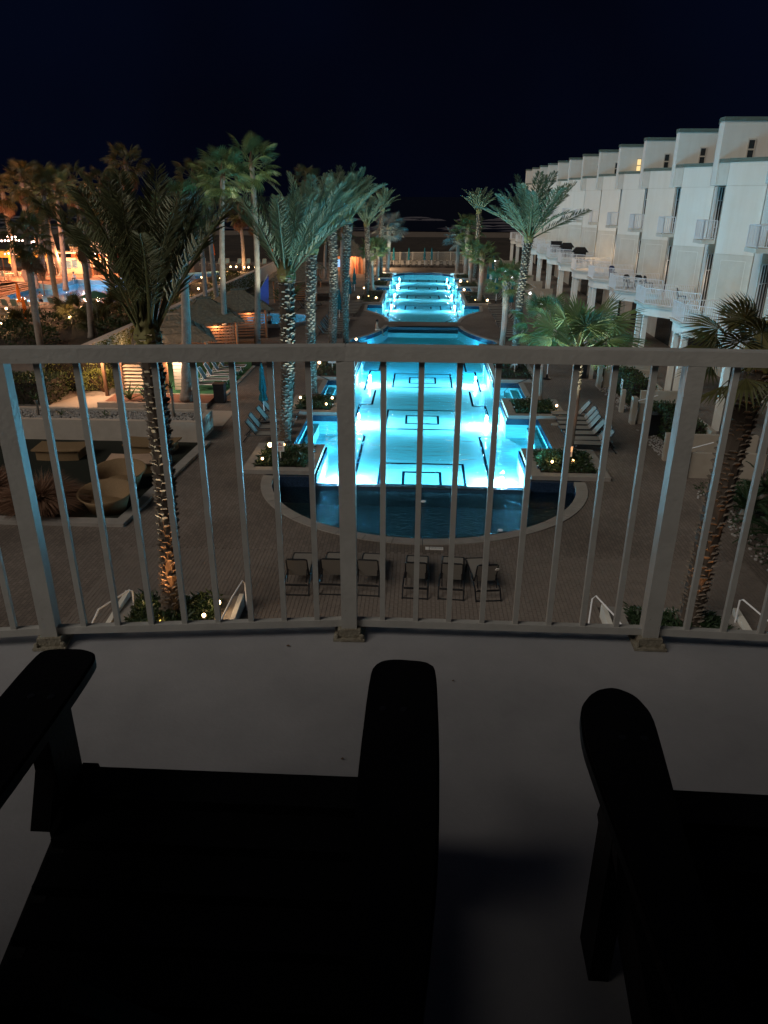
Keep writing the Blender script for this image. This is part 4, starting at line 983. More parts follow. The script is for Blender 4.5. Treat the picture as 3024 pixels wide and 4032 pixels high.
# planters beside the pool
def planter(x0, x1, y0, y1, label, h=.16, k=.42, n=1500, gh=.28, seed=1, L=.16, W=.03, kerbm='concrete'):
    t = thing('planter', label, 'planter', (0, 0, 0), 0, 'kerbed planting beds')
    for a in ((x0, x1, y0, y0 + k), (x0, x1, y1 - k, y1), (x0, x0 + k, y0 + k + .004, y1 - k - .004), (x1 - k, x1, y0 + k + .004, y1 - k - .004)):
        MB().bx(*a, 0, h).build('kerb', kerbm, t)
    MB().bx(x0 + k, x1 - k, y0 + k, y1 - k, 0.0, h - .05).build('soil', 'soil', t)
    if n: ground_cover('ground_cover', x0 + k, x1 - k, y0 + k, y1 - k, h - .05, n, gh, seed=seed, L=L, W=W)
    return t
planter(-6.85, -3.98, 26.75, 30.15, 'planting bed with globe lamp and notice beside the infinity edge', seed=1, n=1800)
planter(4.38, 7.4, 26.75, 30.15, 'planting bed with glowing shrub and notice beside the infinity edge', seed=2, n=1800)
planter(-6.6, -3.98, 35.25, 38.6, 'planting bed with three warm spotlights beside the left pool steps', seed=3, n=1500)
planter(4.38, 7.25, 35.25, 38.6, 'planting bed with one yellow spotlight at the orange lit fan palm', seed=4, n=1500)
planter(-6.6, -3.98, 42.9, 53.0, 'long dark planting bed past the left pool steps', seed=5, n=1200, k=.3)
planter(4.38, 7.0, 42.9, 53.6, 'long dark planting bed under the tall date palm', seed=6, n=1200, k=.3)
for s, nm in ((-1, 'hut side'), (1, 'townhouse side')):
    for i, (y0, y1) in enumerate(((76.3, 86.8), (91.1, 96.9), (100.9, 106.2))):
        xa, xb = X0 + s * 4.15, X0 + s * 6.8
        planter(min(xa, xb), max(xa, xb), y0, y1, 'dark planting bed along the upper pool, %s, %s from the spillway' % (nm, ORD[i]), seed=10 + i + s, n=500, k=.3)
planter(-7.5, -4.6, 13.2, 16.9, 'planting bed at the foot of the big dark date palm', seed=20, n=5200, gh=.40, h=.22, L=.2, W=.028)
planter(4.95, 8.1, 13.4, 16.9, 'planting bed at the foot of the shaggy fan palm', seed=21, n=4200, gh=.38, h=.22, L=.2, W=.028)
o = leaf_ball('shrub', [(5.25, 28.1, .35, .45, .45, .35)], 420, .14, .03, 'strap', seed=5); tag(o, 'round shrub lit gold by a spotlight in the right planting bed', 'shrub')

# hedges
def hedge(x0, x1, y0, y1, z1, label, m='hedge', n=1500, seed=1, L=.14, W=.035):
    t = thing('hedge', label, 'hedge', group='clipped hedges')
    MB().bx(x0 + .08, x1 - .08, y0 + .08, y1 - .08, 0, z1 - .08).build('branches', 'soil', t)
    leaf_volume('foliage', [(x0, x1, y0, y1, 0, z1)], n, L, W, m, t, seed); return t
hedge(10.9, 12.05, 30.4, 34.3, 1.25, 'clipped dark hedge beside the black bin and second entrance', n=2600, seed=1)
hedge(10.9, 12.05, 37.7, 41.9, 1.25, 'clipped dark hedge with white notice beside the third entrance', n=2200, seed=2)
hedge(10.9, 12.05, 45.1, 49.3, 1.25, 'clipped dark hedge fourth along the path from the hotel', n=1500, seed=3)
hedge(10.9, 12.05, 52.5, 56.7, 1.25, 'clipped dark hedge fifth along the path from the hotel', n=1000, seed=4)
hedge(10.9, 12.05, 59.9, 64.0, 1.25, 'clipped dark hedge sixth along the path from the hotel', n=800, seed=5)
hedge(-22.5, -19.0, 36.2, 38.6, 1.2, 'dark clipped hedge behind the white pebble planter', n=2600, seed=6)
hedge(-20.6, -17.2, 39.2, 41.4, 1.7, 'tall sunny green ivy hedge at the end of the walk', 'ivy', n=3000, seed=7)
t = thing('bush', 'rounded golden lit bush at the corner of the walk', 'bush')
leaf_ball('foliage', [(-17.5, 38.9, .6, .9, .8, .7), (-16.9, 39.4, .55, .6, .6, .6)], 1700, .12, .028, 'ivy', t, 3)
b = MB(); rr_ = random.Random(2)
for k in range(12): b.bar((-17.3, 39, 0), (-17.3 + rr_.uniform(-.7, .7), 39 + rr_.uniform(-.6, .6), rr_.uniform(.6, 1.1)), .03)
b.build('branches', 'darktimber', t)

# cycads on the right
def cycad(x, y, label, sc=1, seed=1, n=24):
    r = random.Random(seed); t = thing('cycad', label, 'cycad', (x, y, 0), 0, 'cycads beside the path')
    MB().lathe([(.16, 0), (.2, .25), (.14, .45), (.04, .55)], 9, jit=.1).build('stem', 'trunk_date', t)
    for i in range(n):
        a = i * 2.4; e = radians(r.uniform(8, 75)); inst('frond', fronds('cycad')[i % 2], t, Matrix.Translation((0, 0, .45)) @ orient((cos(a) * cos(e), sin(a) * cos(e), sin(e)), r.uniform(-.3, .3)) @ Matrix.Scale(sc * r.uniform(.85, 1.1), 4))
for i, (x, y, lb) in enumerate(((11.0, 23.2, 'cycad beside the path, nearest the stair rail'), (11.1, 21.2, 'cycad in front at the picture edge'), (12.3, 24.8, 'cycad against the low patio wall'), (12.3, 22.4, 'cycad behind at the right picture edge'), (11.2, 19.4, 'cycad lowest in the bed by the path'))):
    cycad(x, y, lb, 1.15, 60 + i)
stuff(leaf_volume('ground_cover', [(10.4, 13.5, 17.5, 26.5, 0, .12)], 1600, .16, .03, 'cover', None, 5))
b = MB(); r2 = random.Random(8)
for k in range(420):
    x, y = 10.15 + r2.uniform(0, .75), r2.choice((r2.uniform(17, 26), r2.uniform(30, 34), r2.uniform(37.5, 42))); s = r2.uniform(.03, .07)
    b.ball((x, y, s * .5), s, 5, 3, .7)
stuff(b.build('river_stones', 'pebbles'))

# ================================================================== POOL FURNITURE
def lounger(label, loc, rz, frame='dark_metal', sling='sling', back=52, bl=.74):
    t = thing('chaise_lounge', label, 'chaise lounge', loc, rz, 'sling chaise lounges')
    # foot end towards +Y, head end at y=0
    L = 1.95; hw = .31; zs = .34; yb = .62; ab = radians(back)
    tip = (yb - bl * cos(ab), zs + bl * sin(ab))
    b = MB()
    for s in (1, -1):
        b.tube([(s * hw, L, zs), (s * hw, yb, zs)], .021, 6); 
    b.tube([(-hw, L, zs), (hw, L, zs)], .021, 6); b.tube([(-hw, .12, .30), (hw, .12, .30)], .018, 6); b.build('frame', frame, t)
    for s in (1, -1):
        b = MB(); b.tube([(s * (hw + .02), yb + .25, zs), (s * (hw + .03), .25, .28), (s * (hw + .03), .02, .0)], .022, 6); b.build('leg', frame, t)
        b = MB(); b.tube([(s * hw, L - .28, zs), (s * (hw + .02), L - .18, 0)], .02, 6); b.build('leg', frame, t)
    b = MB(); b.tube([(-hw - .03, .03, .03), (hw + .03, .03, .03)], .017, 6); b.tube([(-hw, .25, .2), (hw, .25, .2)], .015, 6); b.build('stretcher', frame, t)
    b = MB()
    b.tube([(-hw + .02, yb, zs), (-hw + .03, tip[0] + .03, tip[1] - .04), (-hw + .07, tip[0], tip[1]), (hw - .07, tip[0], tip[1]), (hw - .03, tip[0] + .03, tip[1] - .04), (hw - .02, yb, zs)], .021, 6); bo = b.build('back_frame', frame, t)
    b = MB(); w = hw - .045; nx = .012
    b.add([(-w, yb, zs), (w, yb, zs), (w, tip[0] + .02, tip[1] - .03), (-w, tip[0] + .02, tip[1] - .03), (-w, yb - nx, zs - nx), (w, yb - nx, zs - nx), (w, tip[0] + .02 - nx, tip[1] - .03 - nx), (-w, tip[0] + .02 - nx, tip[1] - .03 - nx)],
          [(0, 1, 2, 3), (7, 6, 5, 4), (0, 4, 5, 1), (1, 5, 6, 2), (2, 6, 7, 3), (3, 7, 4, 0)]); b.build('backrest', sling, t)
    b = MB(); b.bx(-w - .01, w + .01, yb + .01, L - .03, zs - .01, zs + .006); b.build('seat', sling, t)
    b = MB(); b.tube([(-hw + .05, tip[0] + .22, tip[1] - .30), (-hw + .05, .30, .26)], .014, 5); b.tube([(hw - .05, tip[0] + .22, tip[1] - .30), (hw - .05, .30, .26)], .014, 5); b.build('back_brace', frame, t)
    return t
front = ['leftmost of six facing the basin', 'second from left of six facing the basin', 'third of six facing the basin, half behind the middle railing post', 'fourth of six facing the basin, right of the middle post', 'fifth of six facing the basin', 'rightmost of six facing the basin, askew with a cloth on its back']
fx = [(-3.2, 17.42, .02), (-2.27, 17.5, .0), (-1.3, 17.5, -.05), (.02, 17.42, -.03), (.98, 17.42, -.07), (2.0, 17.4, .12)]
ch0 = None
for (x, y, rz), lb in zip(fx, front):
    lb = 'chaise ' + lb
    if ch0 is None: ch0 = lounger(lb, (x, y - .12, 0.02), rz, back=66, bl=.66)
    else: dup(ch0, (x, y - .12, 0.02), rz, lb)
b = MB(); b.bx(-.03, .05, -.012, .012, .0, .1); o = b.build('cloth', 'whitecloth'); o.location = (2.15, 17.45, .90); o.rotation_euler = (.6, .3, .2); tag(o, 'small white cloth over the corner of the askew chaise back', 'cloth')
ch1 = None
def row(xs, ys, rz, where, start=0, sc=1):
    global ch1
    for i, y in enumerate(ys):
        lb = '%s chaise in the row %s' % (ORD[i], where); l_ = (xs + random.uniform(-.08, .08), y, .02); r_ = rz + random.uniform(-.06, .06)
        if ch1 is None: ch1 = lounger(lb, l_, r_)
        else: dup(ch1, l_, r_, lb)
row(8.45, [30.4, 31.15, 32.0, 32.75, 33.5, 34.3, 35.2], pi / 2, 'right of the infinity pool, counted from the hotel')
row(-7.75, [30.95, 31.95, 33.2, 34.5], -pi / 2, 'left of the planter with globe lamp, counted from the hotel')
row(8.3, [56.5 + i * 1.05 for i in range(18)], pi / 2, 'along the round deck on the townhouse side')
row(8.6, [78.0 + i * 1.2 for i in range(8)], pi / 2, 'along the upper pool on the townhouse side')
row(-8.0, [56.8 + i * 1.05 for i in range(9)], -pi / 2, 'along the round deck on the spa side')
row(-7.7, [67.6 + i * 1.02 for i in range(9)], -pi / 2, 'beyond the round deck on the spa side')
row(-8.2, [79.5 + i * 1.2 for i in range(8)], -pi / 2, 'along the upper pool on the hut side')
row(-11.6, [70.5, 72.6, 74.4, 79.0, 81.0], -pi / 2, 'behind the spa among the dark cabanas')
for i in range(12):
    dup(ch1, (-5.0 + i * .93, 119.6, .02), pi + random.uniform(-.2, .2), 'chaise %s in the row below the far cream fence, counted from the hut' % ORD[i])

def umbrella(loc, label, m='teal', h=2.75, group='closed teal umbrellas', lean=0):
    t = thing('umbrella', label, 'umbrella', loc, 0, group)
    MB().tube([(0, 0, 0), (0, 0, h)], .024, 8).build('pole', 'white_metal' if m == 'teal' else 'adir', t)
    MB().lathe([(.26, 0), (.26, .06), (.07, .1), (.05, .3)], 12).build('base', 'dark_metal', t)
    b = MB(); n = 16; vs = []; pf = [(.05, h - .02), (.09, h - .25), (.13, h - .7), (.17, h - 1.15), (.12, h - 1.32), (.17, h - 1.5), (.20, h - 1.68)]
    for r_, z in pf:
        for k in range(n):
            rr = r_ * (1.12 if k % 2 else .72) * random.uniform(.93, 1.07); a = 2 * pi * k / n + (h - z) * .25
            vs.append((rr * cos(a), rr * sin(a), z + random.uniform(-.02, .02)))
    fs = [(i * n + k, (i + 1) * n + k, (i + 1) * n + (k + 1) % n, i * n + (k + 1) % n) for i in range(len(pf) - 1) for k in range(n)]
    b.add(vs, fs + [tuple(range(n))]); b.build('canopy', m, t)
    b = MB(); b.lathe([(.03, h - .02), (.045, h + .03), (.01, h + .09)], 8); b.build('finial', m, t)
    return t
um = umbrella((-7.36, 33.85, 0), 'closed teal umbrella beside the left row of four chaises')
for x, y, lb in ((-7.0, 64.6, 'closed teal umbrella beside the tall date palm trunks, nearest the spa'), (-7.4, 84.3, 'closed teal umbrella in front of the thatched hut'), (-7.15, 75.6, 'closed teal umbrella between the round deck and the hut'),
                 (-4.35, 118.6, 'closed teal umbrella at the far fence, first from the hut'), (-2.04, 118.7, 'closed teal umbrella at the far fence, second from the hut'), (.36, 118.8, 'closed teal umbrella at the far fence, third from the hut'), (1.44, 118.9, 'closed teal umbrella at the far fence, fourth from the hut'),
                 (8.3, 70.5, 'closed teal umbrella beside the tall date palm in front of the townhouses'), (7.55, 77.4, 'closed teal umbrella in the townhouse side trio, nearest the hotel'), (7.8, 84.2, 'closed teal umbrella in the townhouse side trio, middle one'), (7.5, 87.6, 'closed teal umbrella in the townhouse side trio, farthest'),
                 (7.6, 44.0, 'closed teal umbrella behind the criss-cross trunk fan palm'), (9.5, 104, 'closed teal umbrella far along the path by the townhouses')):
    dup(um, (x, y, 0), random.uniform(0, 3), lb)

def bin_(x, y, label, h=.95):
    t = thing('litter_bin', label, 'bin', (x, y, 0), 0, 'dark litter bins')
    MB().bx(-.27, .27, -.27, .27, .03, h).build('body', 'bin', t); MB().bx(-.3, .3, -.3, .3, h, h + .07).build('lid', 'bin', t); MB().bx(-.16, .16, -.275, -.265, h - .22, h - .08).build('slot', 'dark_metal', t)
bin_(-10.4, 37.4, 'black litter bin at the corner of the green turf pad')
bin_(10.75, 33.0, 'black litter bin by the hedge beside the second entrance')
bin_(9.7, 44.5, 'black litter bin beside the path behind the fan palm')
bin_(-10.4, 46.5, 'black litter bin below the railing near the cabanas')

# notices
def notice(x, y, label, h=.85, w=.34, ph=.42, z0=.1, lines=True):
    t = thing('notice_sign', label, 'sign', (x, y, z0), 0, 'small white notices')
    MB().bx(-.022, .022, -.012, .012, 0, h - ph).build('stake', 'white', t); MB().bx(-w / 2, w / 2, -.028, -.014, h - ph, h).build('board', 'white', t)
    if lines:
        b = MB(); zc = h - ph * .34
        b.bx(-.03, .03, -.0335, -.0285, zc + .03, zc + .09); b.prism([(-.1, -.0335), (.1, -.0335), (.1, -.0285), (-.1, -.0285)], zc - .03, zc + .015)
        for k in range(3): b.bx(-.11, .11, -.0335, -.0285, h - ph * .62 - k * .055, h - ph * .62 - k * .055 + .022)
        b.build('printing', 'redink', t)
notice(-5.53, 28.0, 'small white notice on a stake in the planter with the globe lamp')
notice(5.95, 28.1, 'small white notice on a stake at the warm lit palm trunk')
notice(-5.4, 45.2, 'white notice board by the left steps near the lamp', .9, .5, .5)
notice(5.8, 45.2, 'white post board by the right pool steps', .9, .3, .45)
notice(8.2, 89, 'white panel between the far orange trunks', 1.9, 1.0, 1.1, 0, False)
t = thing('notice_sign', 'white notice fixed to the clipped hedge by the third entrance', 'sign'); MB().box((10.86, 39.6, .8), (.03, .32, .5)).build('board', 'white', t)
b = MB(); [b.box((10.842, 39.6, .95 - k * .1), (.006, .22, .03)) for k in range(4)]; b.build('printing', 'ink', t)

# spotlights and path lights
def spike(x, y, z, label, pw, m='bulb_warm', col=(1, .62, .30), aim=(0, 0, 1), tall=.22, r=.055):
    t = thing('garden_light', label, 'garden light', (x, y, z), 0, 'small garden lights')
    MB().tube([(0, 0, 0), (0, 0, tall)], .018, 6).build('spike', 'dark_metal', t); MB().lathe([(.05, tall - .02), (.065, tall + .01), (.055, tall + .04)], 8).build('housing', 'dark_metal', t)
    MB().ball((0, 0, tall + .04 + r), r, 8, 5).build('lens', m, t)
    if pw: lamp('garden_lamp', 'POINT', (0, -.12 if aim[1] <= 0 else .12, tall + .16 + r), pw, col, .05, t)
SP = [(-6.13, 28.95, .12, 'bright globe garden light on the corner of the left planting bed', 5.5, .10), (-6.13, 27.35, .12, 'low warm spotlight among leaves at the front of the left planting bed', 1.6, .05), (-4.4, 28.9, .12, 'warm spotlight at the pool edge of the left planting bed', 1.2, .05),
      (-6.1, 36.95, .12, 'left of the three spotlights in the bed by the pool steps', 1.6, .06), (-4.46, 37.0, .12, 'warm spotlight close to the pool in the bed by the steps', 1.4, .06), (-4.62, 35.8, .12, 'front warm spotlight in the bed by the steps', 1.4, .05),
      (-6.25, 45.6, .1, 'bright lamp seen just below the top rail by the date palm row', 4.5, .09), (5.3, 27.7, .12, 'gold spotlight hidden in the shrub by the notice', 2.6, .05), (6.87, 36.2, .12, 'yellow spotlight in the bed at the orange lit fan palm', 1.8, .06),
      (-6.6, 14.6, .2, 'warm spotlight left of the big dark date palm trunk', 7, .06), (-6.75, 15.95, .2, 'second spotlight half hidden by a baluster left of the big trunk', 1.0, .05), (-4.95, 16.0, .2, 'bright spotlight right of the big dark date palm trunk', 7, .07), (-5.15, 15.4, .2, 'small spotlight among leaves right of the big trunk', 0.8, .05),
      (-6.43, 77.7, .1, 'yellow spotlight in the upper bed on the hut side', 2.5, .10), (-4.6, 77.6, .1, 'warm spotlight beside the upper pool on the hut side', 2, .09), (-4.65, 53.9, .1, 'warm spotlight at the lower pool corner just above the top rail', 2, .08),
      (4.74, 94.2, .1, 'warm spotlight by the upper pool on the townhouse side, farther one', 3, .14), (4.78, 86.2, .0, 'warm spotlight by the upper pool on the townhouse side, nearer one', 2.5, .11), (6.6, 76.4, .12, 'golden light in low plants under the all orange trunk', 3, .10), (-6.5, 86.3, .1, 'small amber light by the far bed on the hut side', 1.5, .08)]
for x, y, z, lb, pw, r in SP: spike(x, y, z, lb, pw, r=r)
# orange trunk washers
UPC = {True: 0, False: 0}
for (x, y, pw, sx) in ((6.75, 15.3, 40, 1), (6.15, 28.2, 9, 1), (5.75, 37.1, 14, 1), (5.3, 51.4, 14, 1), (5.45, 77.4, 26, 1), (5.6, 94.8, 28, 1), (-6.1, 15.3, 260, 1), (-5.6, 29.5, 6, 1), (-5.85, 49.9, 8, 1), (-5.5, 79.6, 24, -1), (-5.35, 96.7, 28, -1)):
    if pw:
        spike(x, y - .25, .1, 'orange palm uplight, %s from the hotel on the %s' % (ORD[UPC[x < 0]], 'hut side' if x < 0 else 'townhouse side'), 0, 'bulb_amber', r=.05)
        lamp('trunk_uplight', 'SPOT', (x, y - .55, .35), pw * 9, (1, .42, .14), .06, None, 62, (.12 * (6 - abs(x)) * sx, .55, 1.3)); UPC[x < 0] += 1

# added flood spikes, put in to brighten the palm crowns
FL = ((-6.9, 14.9, (-5.85, 15.8, 9.3), 330, 'big dark date palm'), (-4.3, 29.0, (-5.4, 30.3, 9.2), 650, 'stubby date palm'), (-4.35, 36.3, (-5.4, 38, 9.8), 700, 'second date palm'), (-4.4, 48.6, (-5.9, 50.9, 10.4), 800, 'third date palm'), (-4.2, 52.6, (-4.9, 52, 10.6), 500, 'fourth date palm'),
      (-4.4, 78.5, (-5.8, 80.8, 9.2), 700, 'fifth date palm'), (-4.4, 102.5, (-5.4, 104.8, 10.4), 800, 'far date palm by the hut'), (4.75, 43.6, (6.1, 45.8, 10.2), 900, 'tall date palm before the townhouses'), (4.8, 99, (7, 101.4, 10.3), 800, 'far date palm by the townhouses'),
      (4.75, 27.6, (6.3, 29.1, 5.6), 900, 'large fan palm by the notice'), (4.8, 36.4, (6.2, 38.1, 5), 260, 'criss-cross fan palm'), (4.7, 50.5, (5.7, 52.3, 5.6), 260, 'round headed fan palm'), (4.7, 76.6, (6, 78.6, 5.6), 300, 'glowing orange trunk'), (-4.4, 86.5, (-5.7, 88.3, 5.2), 420, 'bright green fan palm'), (-4.4, 96.0, (-5.6, 98, 5), 320, 'orange trunk at the hut'),
      (4.8, 94.0, (6, 96.1, 5), 320, 'far orange trunk'), (4.7, 107, (5.8, 109.8, 6), 500, 'far end palms'), (-4.2, 106.3, (-4.7, 108.5, 6.6), 600, 'silvery palm'), (-10.4, 51.6, (-11.6, 53.3, 12.4), 1300, 'tallest bare palm'), (-11.9, 48.6, (-12.7, 50.4, 11.6), 900, 'tall bare palm'))
for x, y, tg, pw, nm in FL:
    spike(x, y, .1, 'added pale flood spike brightening the %s' % nm, 0, 'white', r=.03, tall=.12)
    lamp('crown_fill', 'SPOT', (x, y, .5), pw * 3.2, (1.0, 1.0, .74), .06, None, 42, Vector(tg) - Vector((x, y, .5)))

# handrails by the near planters and at the pool steps
def handrail(pts, label, r=.022):
    t = thing('handrail', label, 'handrail', group='white tubular handrails')
    b = MB(); b.tube(pts, r, 8); b.build('rail', 'white_metal', t)
    for p in (pts[-1],):
        pass
    return t
t = handrail([(-7.15, 16.0, 0), (-7.1, 15.95, .82), (-7.13, 15.85, .90), (-7.6, 15.05, .80), (-7.7, 14.5, .45), (-7.75, 14.2, .35)], 'white handrail left of the big dark date palm bed')
t = handrail([(-4.35, 16.5, 0), (-4.35, 16.5, .82), (-4.4, 16.45, .92), (-4.55, 15.9, .75), (-4.75, 15.0, .35), (-4.8, 14.6, .3)], 'white handrail right of the big dark date palm bed')
t = handrail([(4.3, 15.8, 0), (4.42, 16.2, .82), (4.5, 16.2, .92), (4.9, 15.6, .66), (5.2, 15.0, .35)], 'white handrail left of the shaggy fan palm bed')
t = handrail([(8.05, 16.3, 0.0), (8.05, 16.3, .85), (8.1, 16.25, .9), (8.6, 15.5, .62), (8.75, 15.3, .5), (9.2, 15.2, .5)], 'white handrail right of the shaggy fan palm bed')
for x0, x1, y0, lb in ((-7.62, -7.5, 14.0, 'sloping white stair kerb left of the big dark date palm bed'), (-4.58, -4.46, 14.0, 'sloping white stair kerb right of the big dark date palm bed'), (4.8, 4.92, 14.0, 'sloping white stair kerb left of the shaggy fan palm bed'), (8.12, 8.26, 14.0, 'sloping white stair kerb right of the shaggy fan palm bed')):
    b = MB(); b.add([(x0, y0, 0), (x1, y0, 0), (x1, 16.7, 0), (x0, 16.7, 0), (x0, y0, .12), (x1, y0, .12), (x1, 16.7, .40), (x0, 16.7, .40)], [(3, 2, 1, 0), (4, 5, 6, 7), (0, 1, 5, 4), (1, 2, 6, 5), (2, 3, 7, 6), (3, 0, 4, 7)])
    tag(b.build('stair_kerb', 'stucco2'), lb, 'kerb', 'stair kerbs')
for s, lb in ((-1, 'looped dark pool rail in the left steps'), (1, 'looped dark pool rail in the right steps')):
    t = thing('pool_rail', lb, 'pool rail'); b = MB(); b.tube([(X0 + s * 6.1, 40.3, 0), (X0 + s * 6.0, 40.3, .75), (X0 + s * 5.8, 40.3, .85), (X0 + s * 4.7, 40.3, .35), (X0 + s * 4.5, 40.3, .1), (X0 + s * 4.6, 40.3, -.6)], .022, 8); b.build('rail', 'dark_metal', t)
b = MB(); b.lathe([(.2, .0), (.2, .025), (.1, .03)], 14); o = b.build('deck_drain', 'concrete'); o.location = (6.55, 34.4, .0); tag(o, 'round pale drain cover in the deck beside the right alcove', 'drain cover')

# ================================================================== SUNKEN LOUNGE (left foreground)
tf = [(-18, 21.9), (-9.9, 21.95), (-9.45, 30.5), (-18, 30.5)]
o = struct(MB().prism(tf, .004, .012).build('turf_lawn', 'turf'))
kb = thing('lawn_kerb', 'pale concrete kerb round the dark sunken lawn', 'kerb')
MB().prism([(-18, 21.45), (-9.55, 21.5), (-9.9, 21.95), (-18, 21.9)], 0, .12).build('kerb', 'concrete', kb); MB().prism([(-9.55, 21.5), (-9.05, 30.4), (-9.45, 30.5), (-9.9, 21.95)], 0, .12).build('kerb', 'concrete', kb)
def drum_table(x, y, rz, label, sx=1.0, top='wicker'):
    t = thing('garden_table', label, 'table', (x, y, .012), rz, 'low curved drum tables on the lawn')
    pts = []
    for i in range(10): pts.append((-1.0 + 2.0 * i / 9, -.62 + .10 * (2 * i / 9 - 1) ** 2))
    for i in range(10): pts.append((1.05 - 2.1 * i / 9, .58 + .12 * (2 * i / 9 - 1) ** 2))
    MB().prism([(p[0] * sx, p[1]) for p in pts], .40, .455).build('tabletop', top, t)
    MB().prism([(p[0] * sx * .86, p[1] * .86) for p in pts], .0, .398).build('pedestal', 'wicker', t)
drum_table(-14.7, 28.25, .05, 'low curved table near the white planter wall, beside the left balusters')
drum_table(-11.2, 29.1, 0, 'low curved table in shadow under the white planter wall', 1.05)
drum_table(-11.2, 26.9, .1, 'low table with a pale top behind the tub seats', .95, 'palesheet')
def tub(x, y, rz, label):
    t = thing('tub_seat', label, 'seat', (x, y, .012), rz, 'round wicker tub seats')
    b = MB(); n = 28; vs = []
    prof = [(.62, 0, 0), (.80, .38, .16), (.98, .56, .30), (.93, .56, .30), (.74, .36, .14), (.55, .22, 0)]
    for r_, z, lift in prof:
        for k in range(n):
            a = 2 * pi * k / n; vs.append((r_ * cos(a), r_ * .86 * sin(a), z + lift * (.5 + .5 * sin(a))))
    fs = [(i * n + k, i * n + (k + 1) % n, (i + 1) * n + (k + 1) % n, (i + 1) * n + k) for i in range(len(prof) - 1) for k in range(n)]
    b.add(vs, fs + [tuple(range(n - 1, -1, -1))]); b.build('shell', 'wicker', t, True)
    MB().lathe([(.56, .2), (.62, .27), (.5, .33), (.02, .34)], 24, sy=.86).build('cushion', 'wicker', t, True)
tub(-10.95, 25.0, .1, 'round wicker tub seat in front of the pale topped table')
tub(-10.6, 22.85, -.25, 'round wicker tub seat nearest the lawn kerb corner')
# feathery grass
def grass_tuft(x, y, label, n=2600, R_=1.5, H=1.05, seed=1):
    r = random.Random(seed); t = thing('ornamental_grass', label, 'grass clump', (x, y, 0)); b = MB()
    for i in range(n):
        a = r.uniform(0, 2 * pi); q = r.random() ** .6; L = H * r.uniform(.7, 1.2); rad = R_ * q
        base = Vector((cos(a) * rad * .25, sin(a) * rad * .25, 0)); d = Vector((cos(a) * q * 1.2 + r.gauss(0, .2), sin(a) * q * 1.2 + r.gauss(0, .2), 1.1))
        d.normalize(); m1 = base + d * L * .65; tip = m1 + (d + Vector((cos(a) * .8, sin(a) * .8, -.75)) * (.4 + q)).normalized() * L * .6
        s = d.cross(rv(r)).normalized() * .012
        b.add([base - s, base + s, m1 + s * 1.3, m1 - s * 1.3, tip], [(0, 1, 2, 3), (3, 2, 4)])
    b.build('blades', 'drygrass', t)
grass_tuft(-12.75, 22.6, 'feathery reddish grass clump spilling over the lawn kerb', 3600, 1.7, 1.15, 4)
grass_tuft(-14.9, 23.4, 'feathery reddish grass clump partly hidden by the left railing post', 2600, 1.5, 1.1, 6)
# white planter wall
M['wallpaint'] = mat('shaded_wall_paint', (0.38, 0.33, 0.28), 0.85, var=(0.48, 0.42, 0.36), vscale=1.2, bump=0.2, bscale=30)  # white wall toned down: the shade on it is put into the colour
wp = thing('pebble_planter', 'long white walled planter topped with pale pebbles', 'planter')
MB().bx(-19.5, -9.5, 30.55, 30.8, 0, .92).build('wall', 'wallpaint', wp); MB().bx(-9.75, -9.5, 30.804, 32.4, 0, .92).build('wall', 'wallpaint', wp); MB().bx(-19.5, -9.5, 32.404, 32.6, 0, .92).build('wall', 'wallpaint', wp)
MB().bx(-19.5, -9.76, 30.81, 32.39, 0, .80).build('fill', 'soil', wp)
b = MB(); r3 = random.Random(4)
for k in range(2600):
    s = r3.uniform(.03, .065); b.ball((r3.uniform(-19.4, -9.85), r3.uniform(30.86, 32.35), .81 + r3.uniform(0, .05)), s, 5, 3, .7)
stuff(b.build('pebbles', 'pebbles', wp))
def spiky(x, y, z, label, n=14, sc=.6, seed=1, stem=0, kind='spiky_plant'):
    r = random.Random(seed); t = thing(kind, label, 'plant', (x, y, z), 0, 'small plants in the planters')
    if stem: MB().tube([(0, 0, 0), (.03, 0, stem * .6), (0, 0, stem)], [.07, .05, .09], 7).build('stem', 'trunk_date', t)
    for i in range(n):
        a = i * 2.4; e = radians(r.uniform(25, 80)); inst('leaf', fronds('strap')[i % 2], t, Matrix.Translation((0, 0, stem)) @ orient((cos(a) * cos(e), sin(a) * cos(e), sin(e)), r.uniform(-.4, .4)) @ Matrix.Scale(sc * r.uniform(.7, 1.1), 4))
spiky(-17.1, 31.4, .85, 'small palm like plant in the pebble planter, leftmost', 14, .6, 1, .7)
spiky(-16.1, 31.5, .85, 'thin twiggy plant in the pebble planter next to the leftmost', 9, .55, 2)
spiky(-14.1, 31.5, .85, 'thin upright plant in the middle of the pebble planter', 9, .5, 3)
spiky(-10.95, 31.5, .85, 'little dark palm with bulbous stem in the pebble planter', 12, .6, 4, 1.3)
sm = thing('mulch_planter', 'low cream walled bed of red mulch in front of the louvred cabana', 'planter')
for a in ((-16.3, -10.7, 35.75, 35.95, .32), (-16.2, -10.9, 38.05, 38.22, .22)): MB().bx(a[0], a[1], a[2], a[3], 0, a[4]).build('wall', 'walk', sm)
MB().bx(-16.2, -10.8, 35.96, 38.04, 0, .2).build('mulch', 'mulch', sm)
spiky(-15.0, 36.8, .2, 'strappy leaved lily in the red mulch, left one', 18, 1.15, 6); spiky(-14.2, 36.9, .2, 'strappy leaved lily in the red mulch, beside the big trunk', 16, 1.0, 7)
struct(MB().bx(-22, -9.2, 33.0, 35.7, 0, .014).build('concrete_walk', 'walk')); struct(MB().prism([(-19.2, 35.72), (-16.4, 35.72), (-16.4, 42), (-17.0, 42)], 0, .0145).build('concrete_walk', 'walk'))
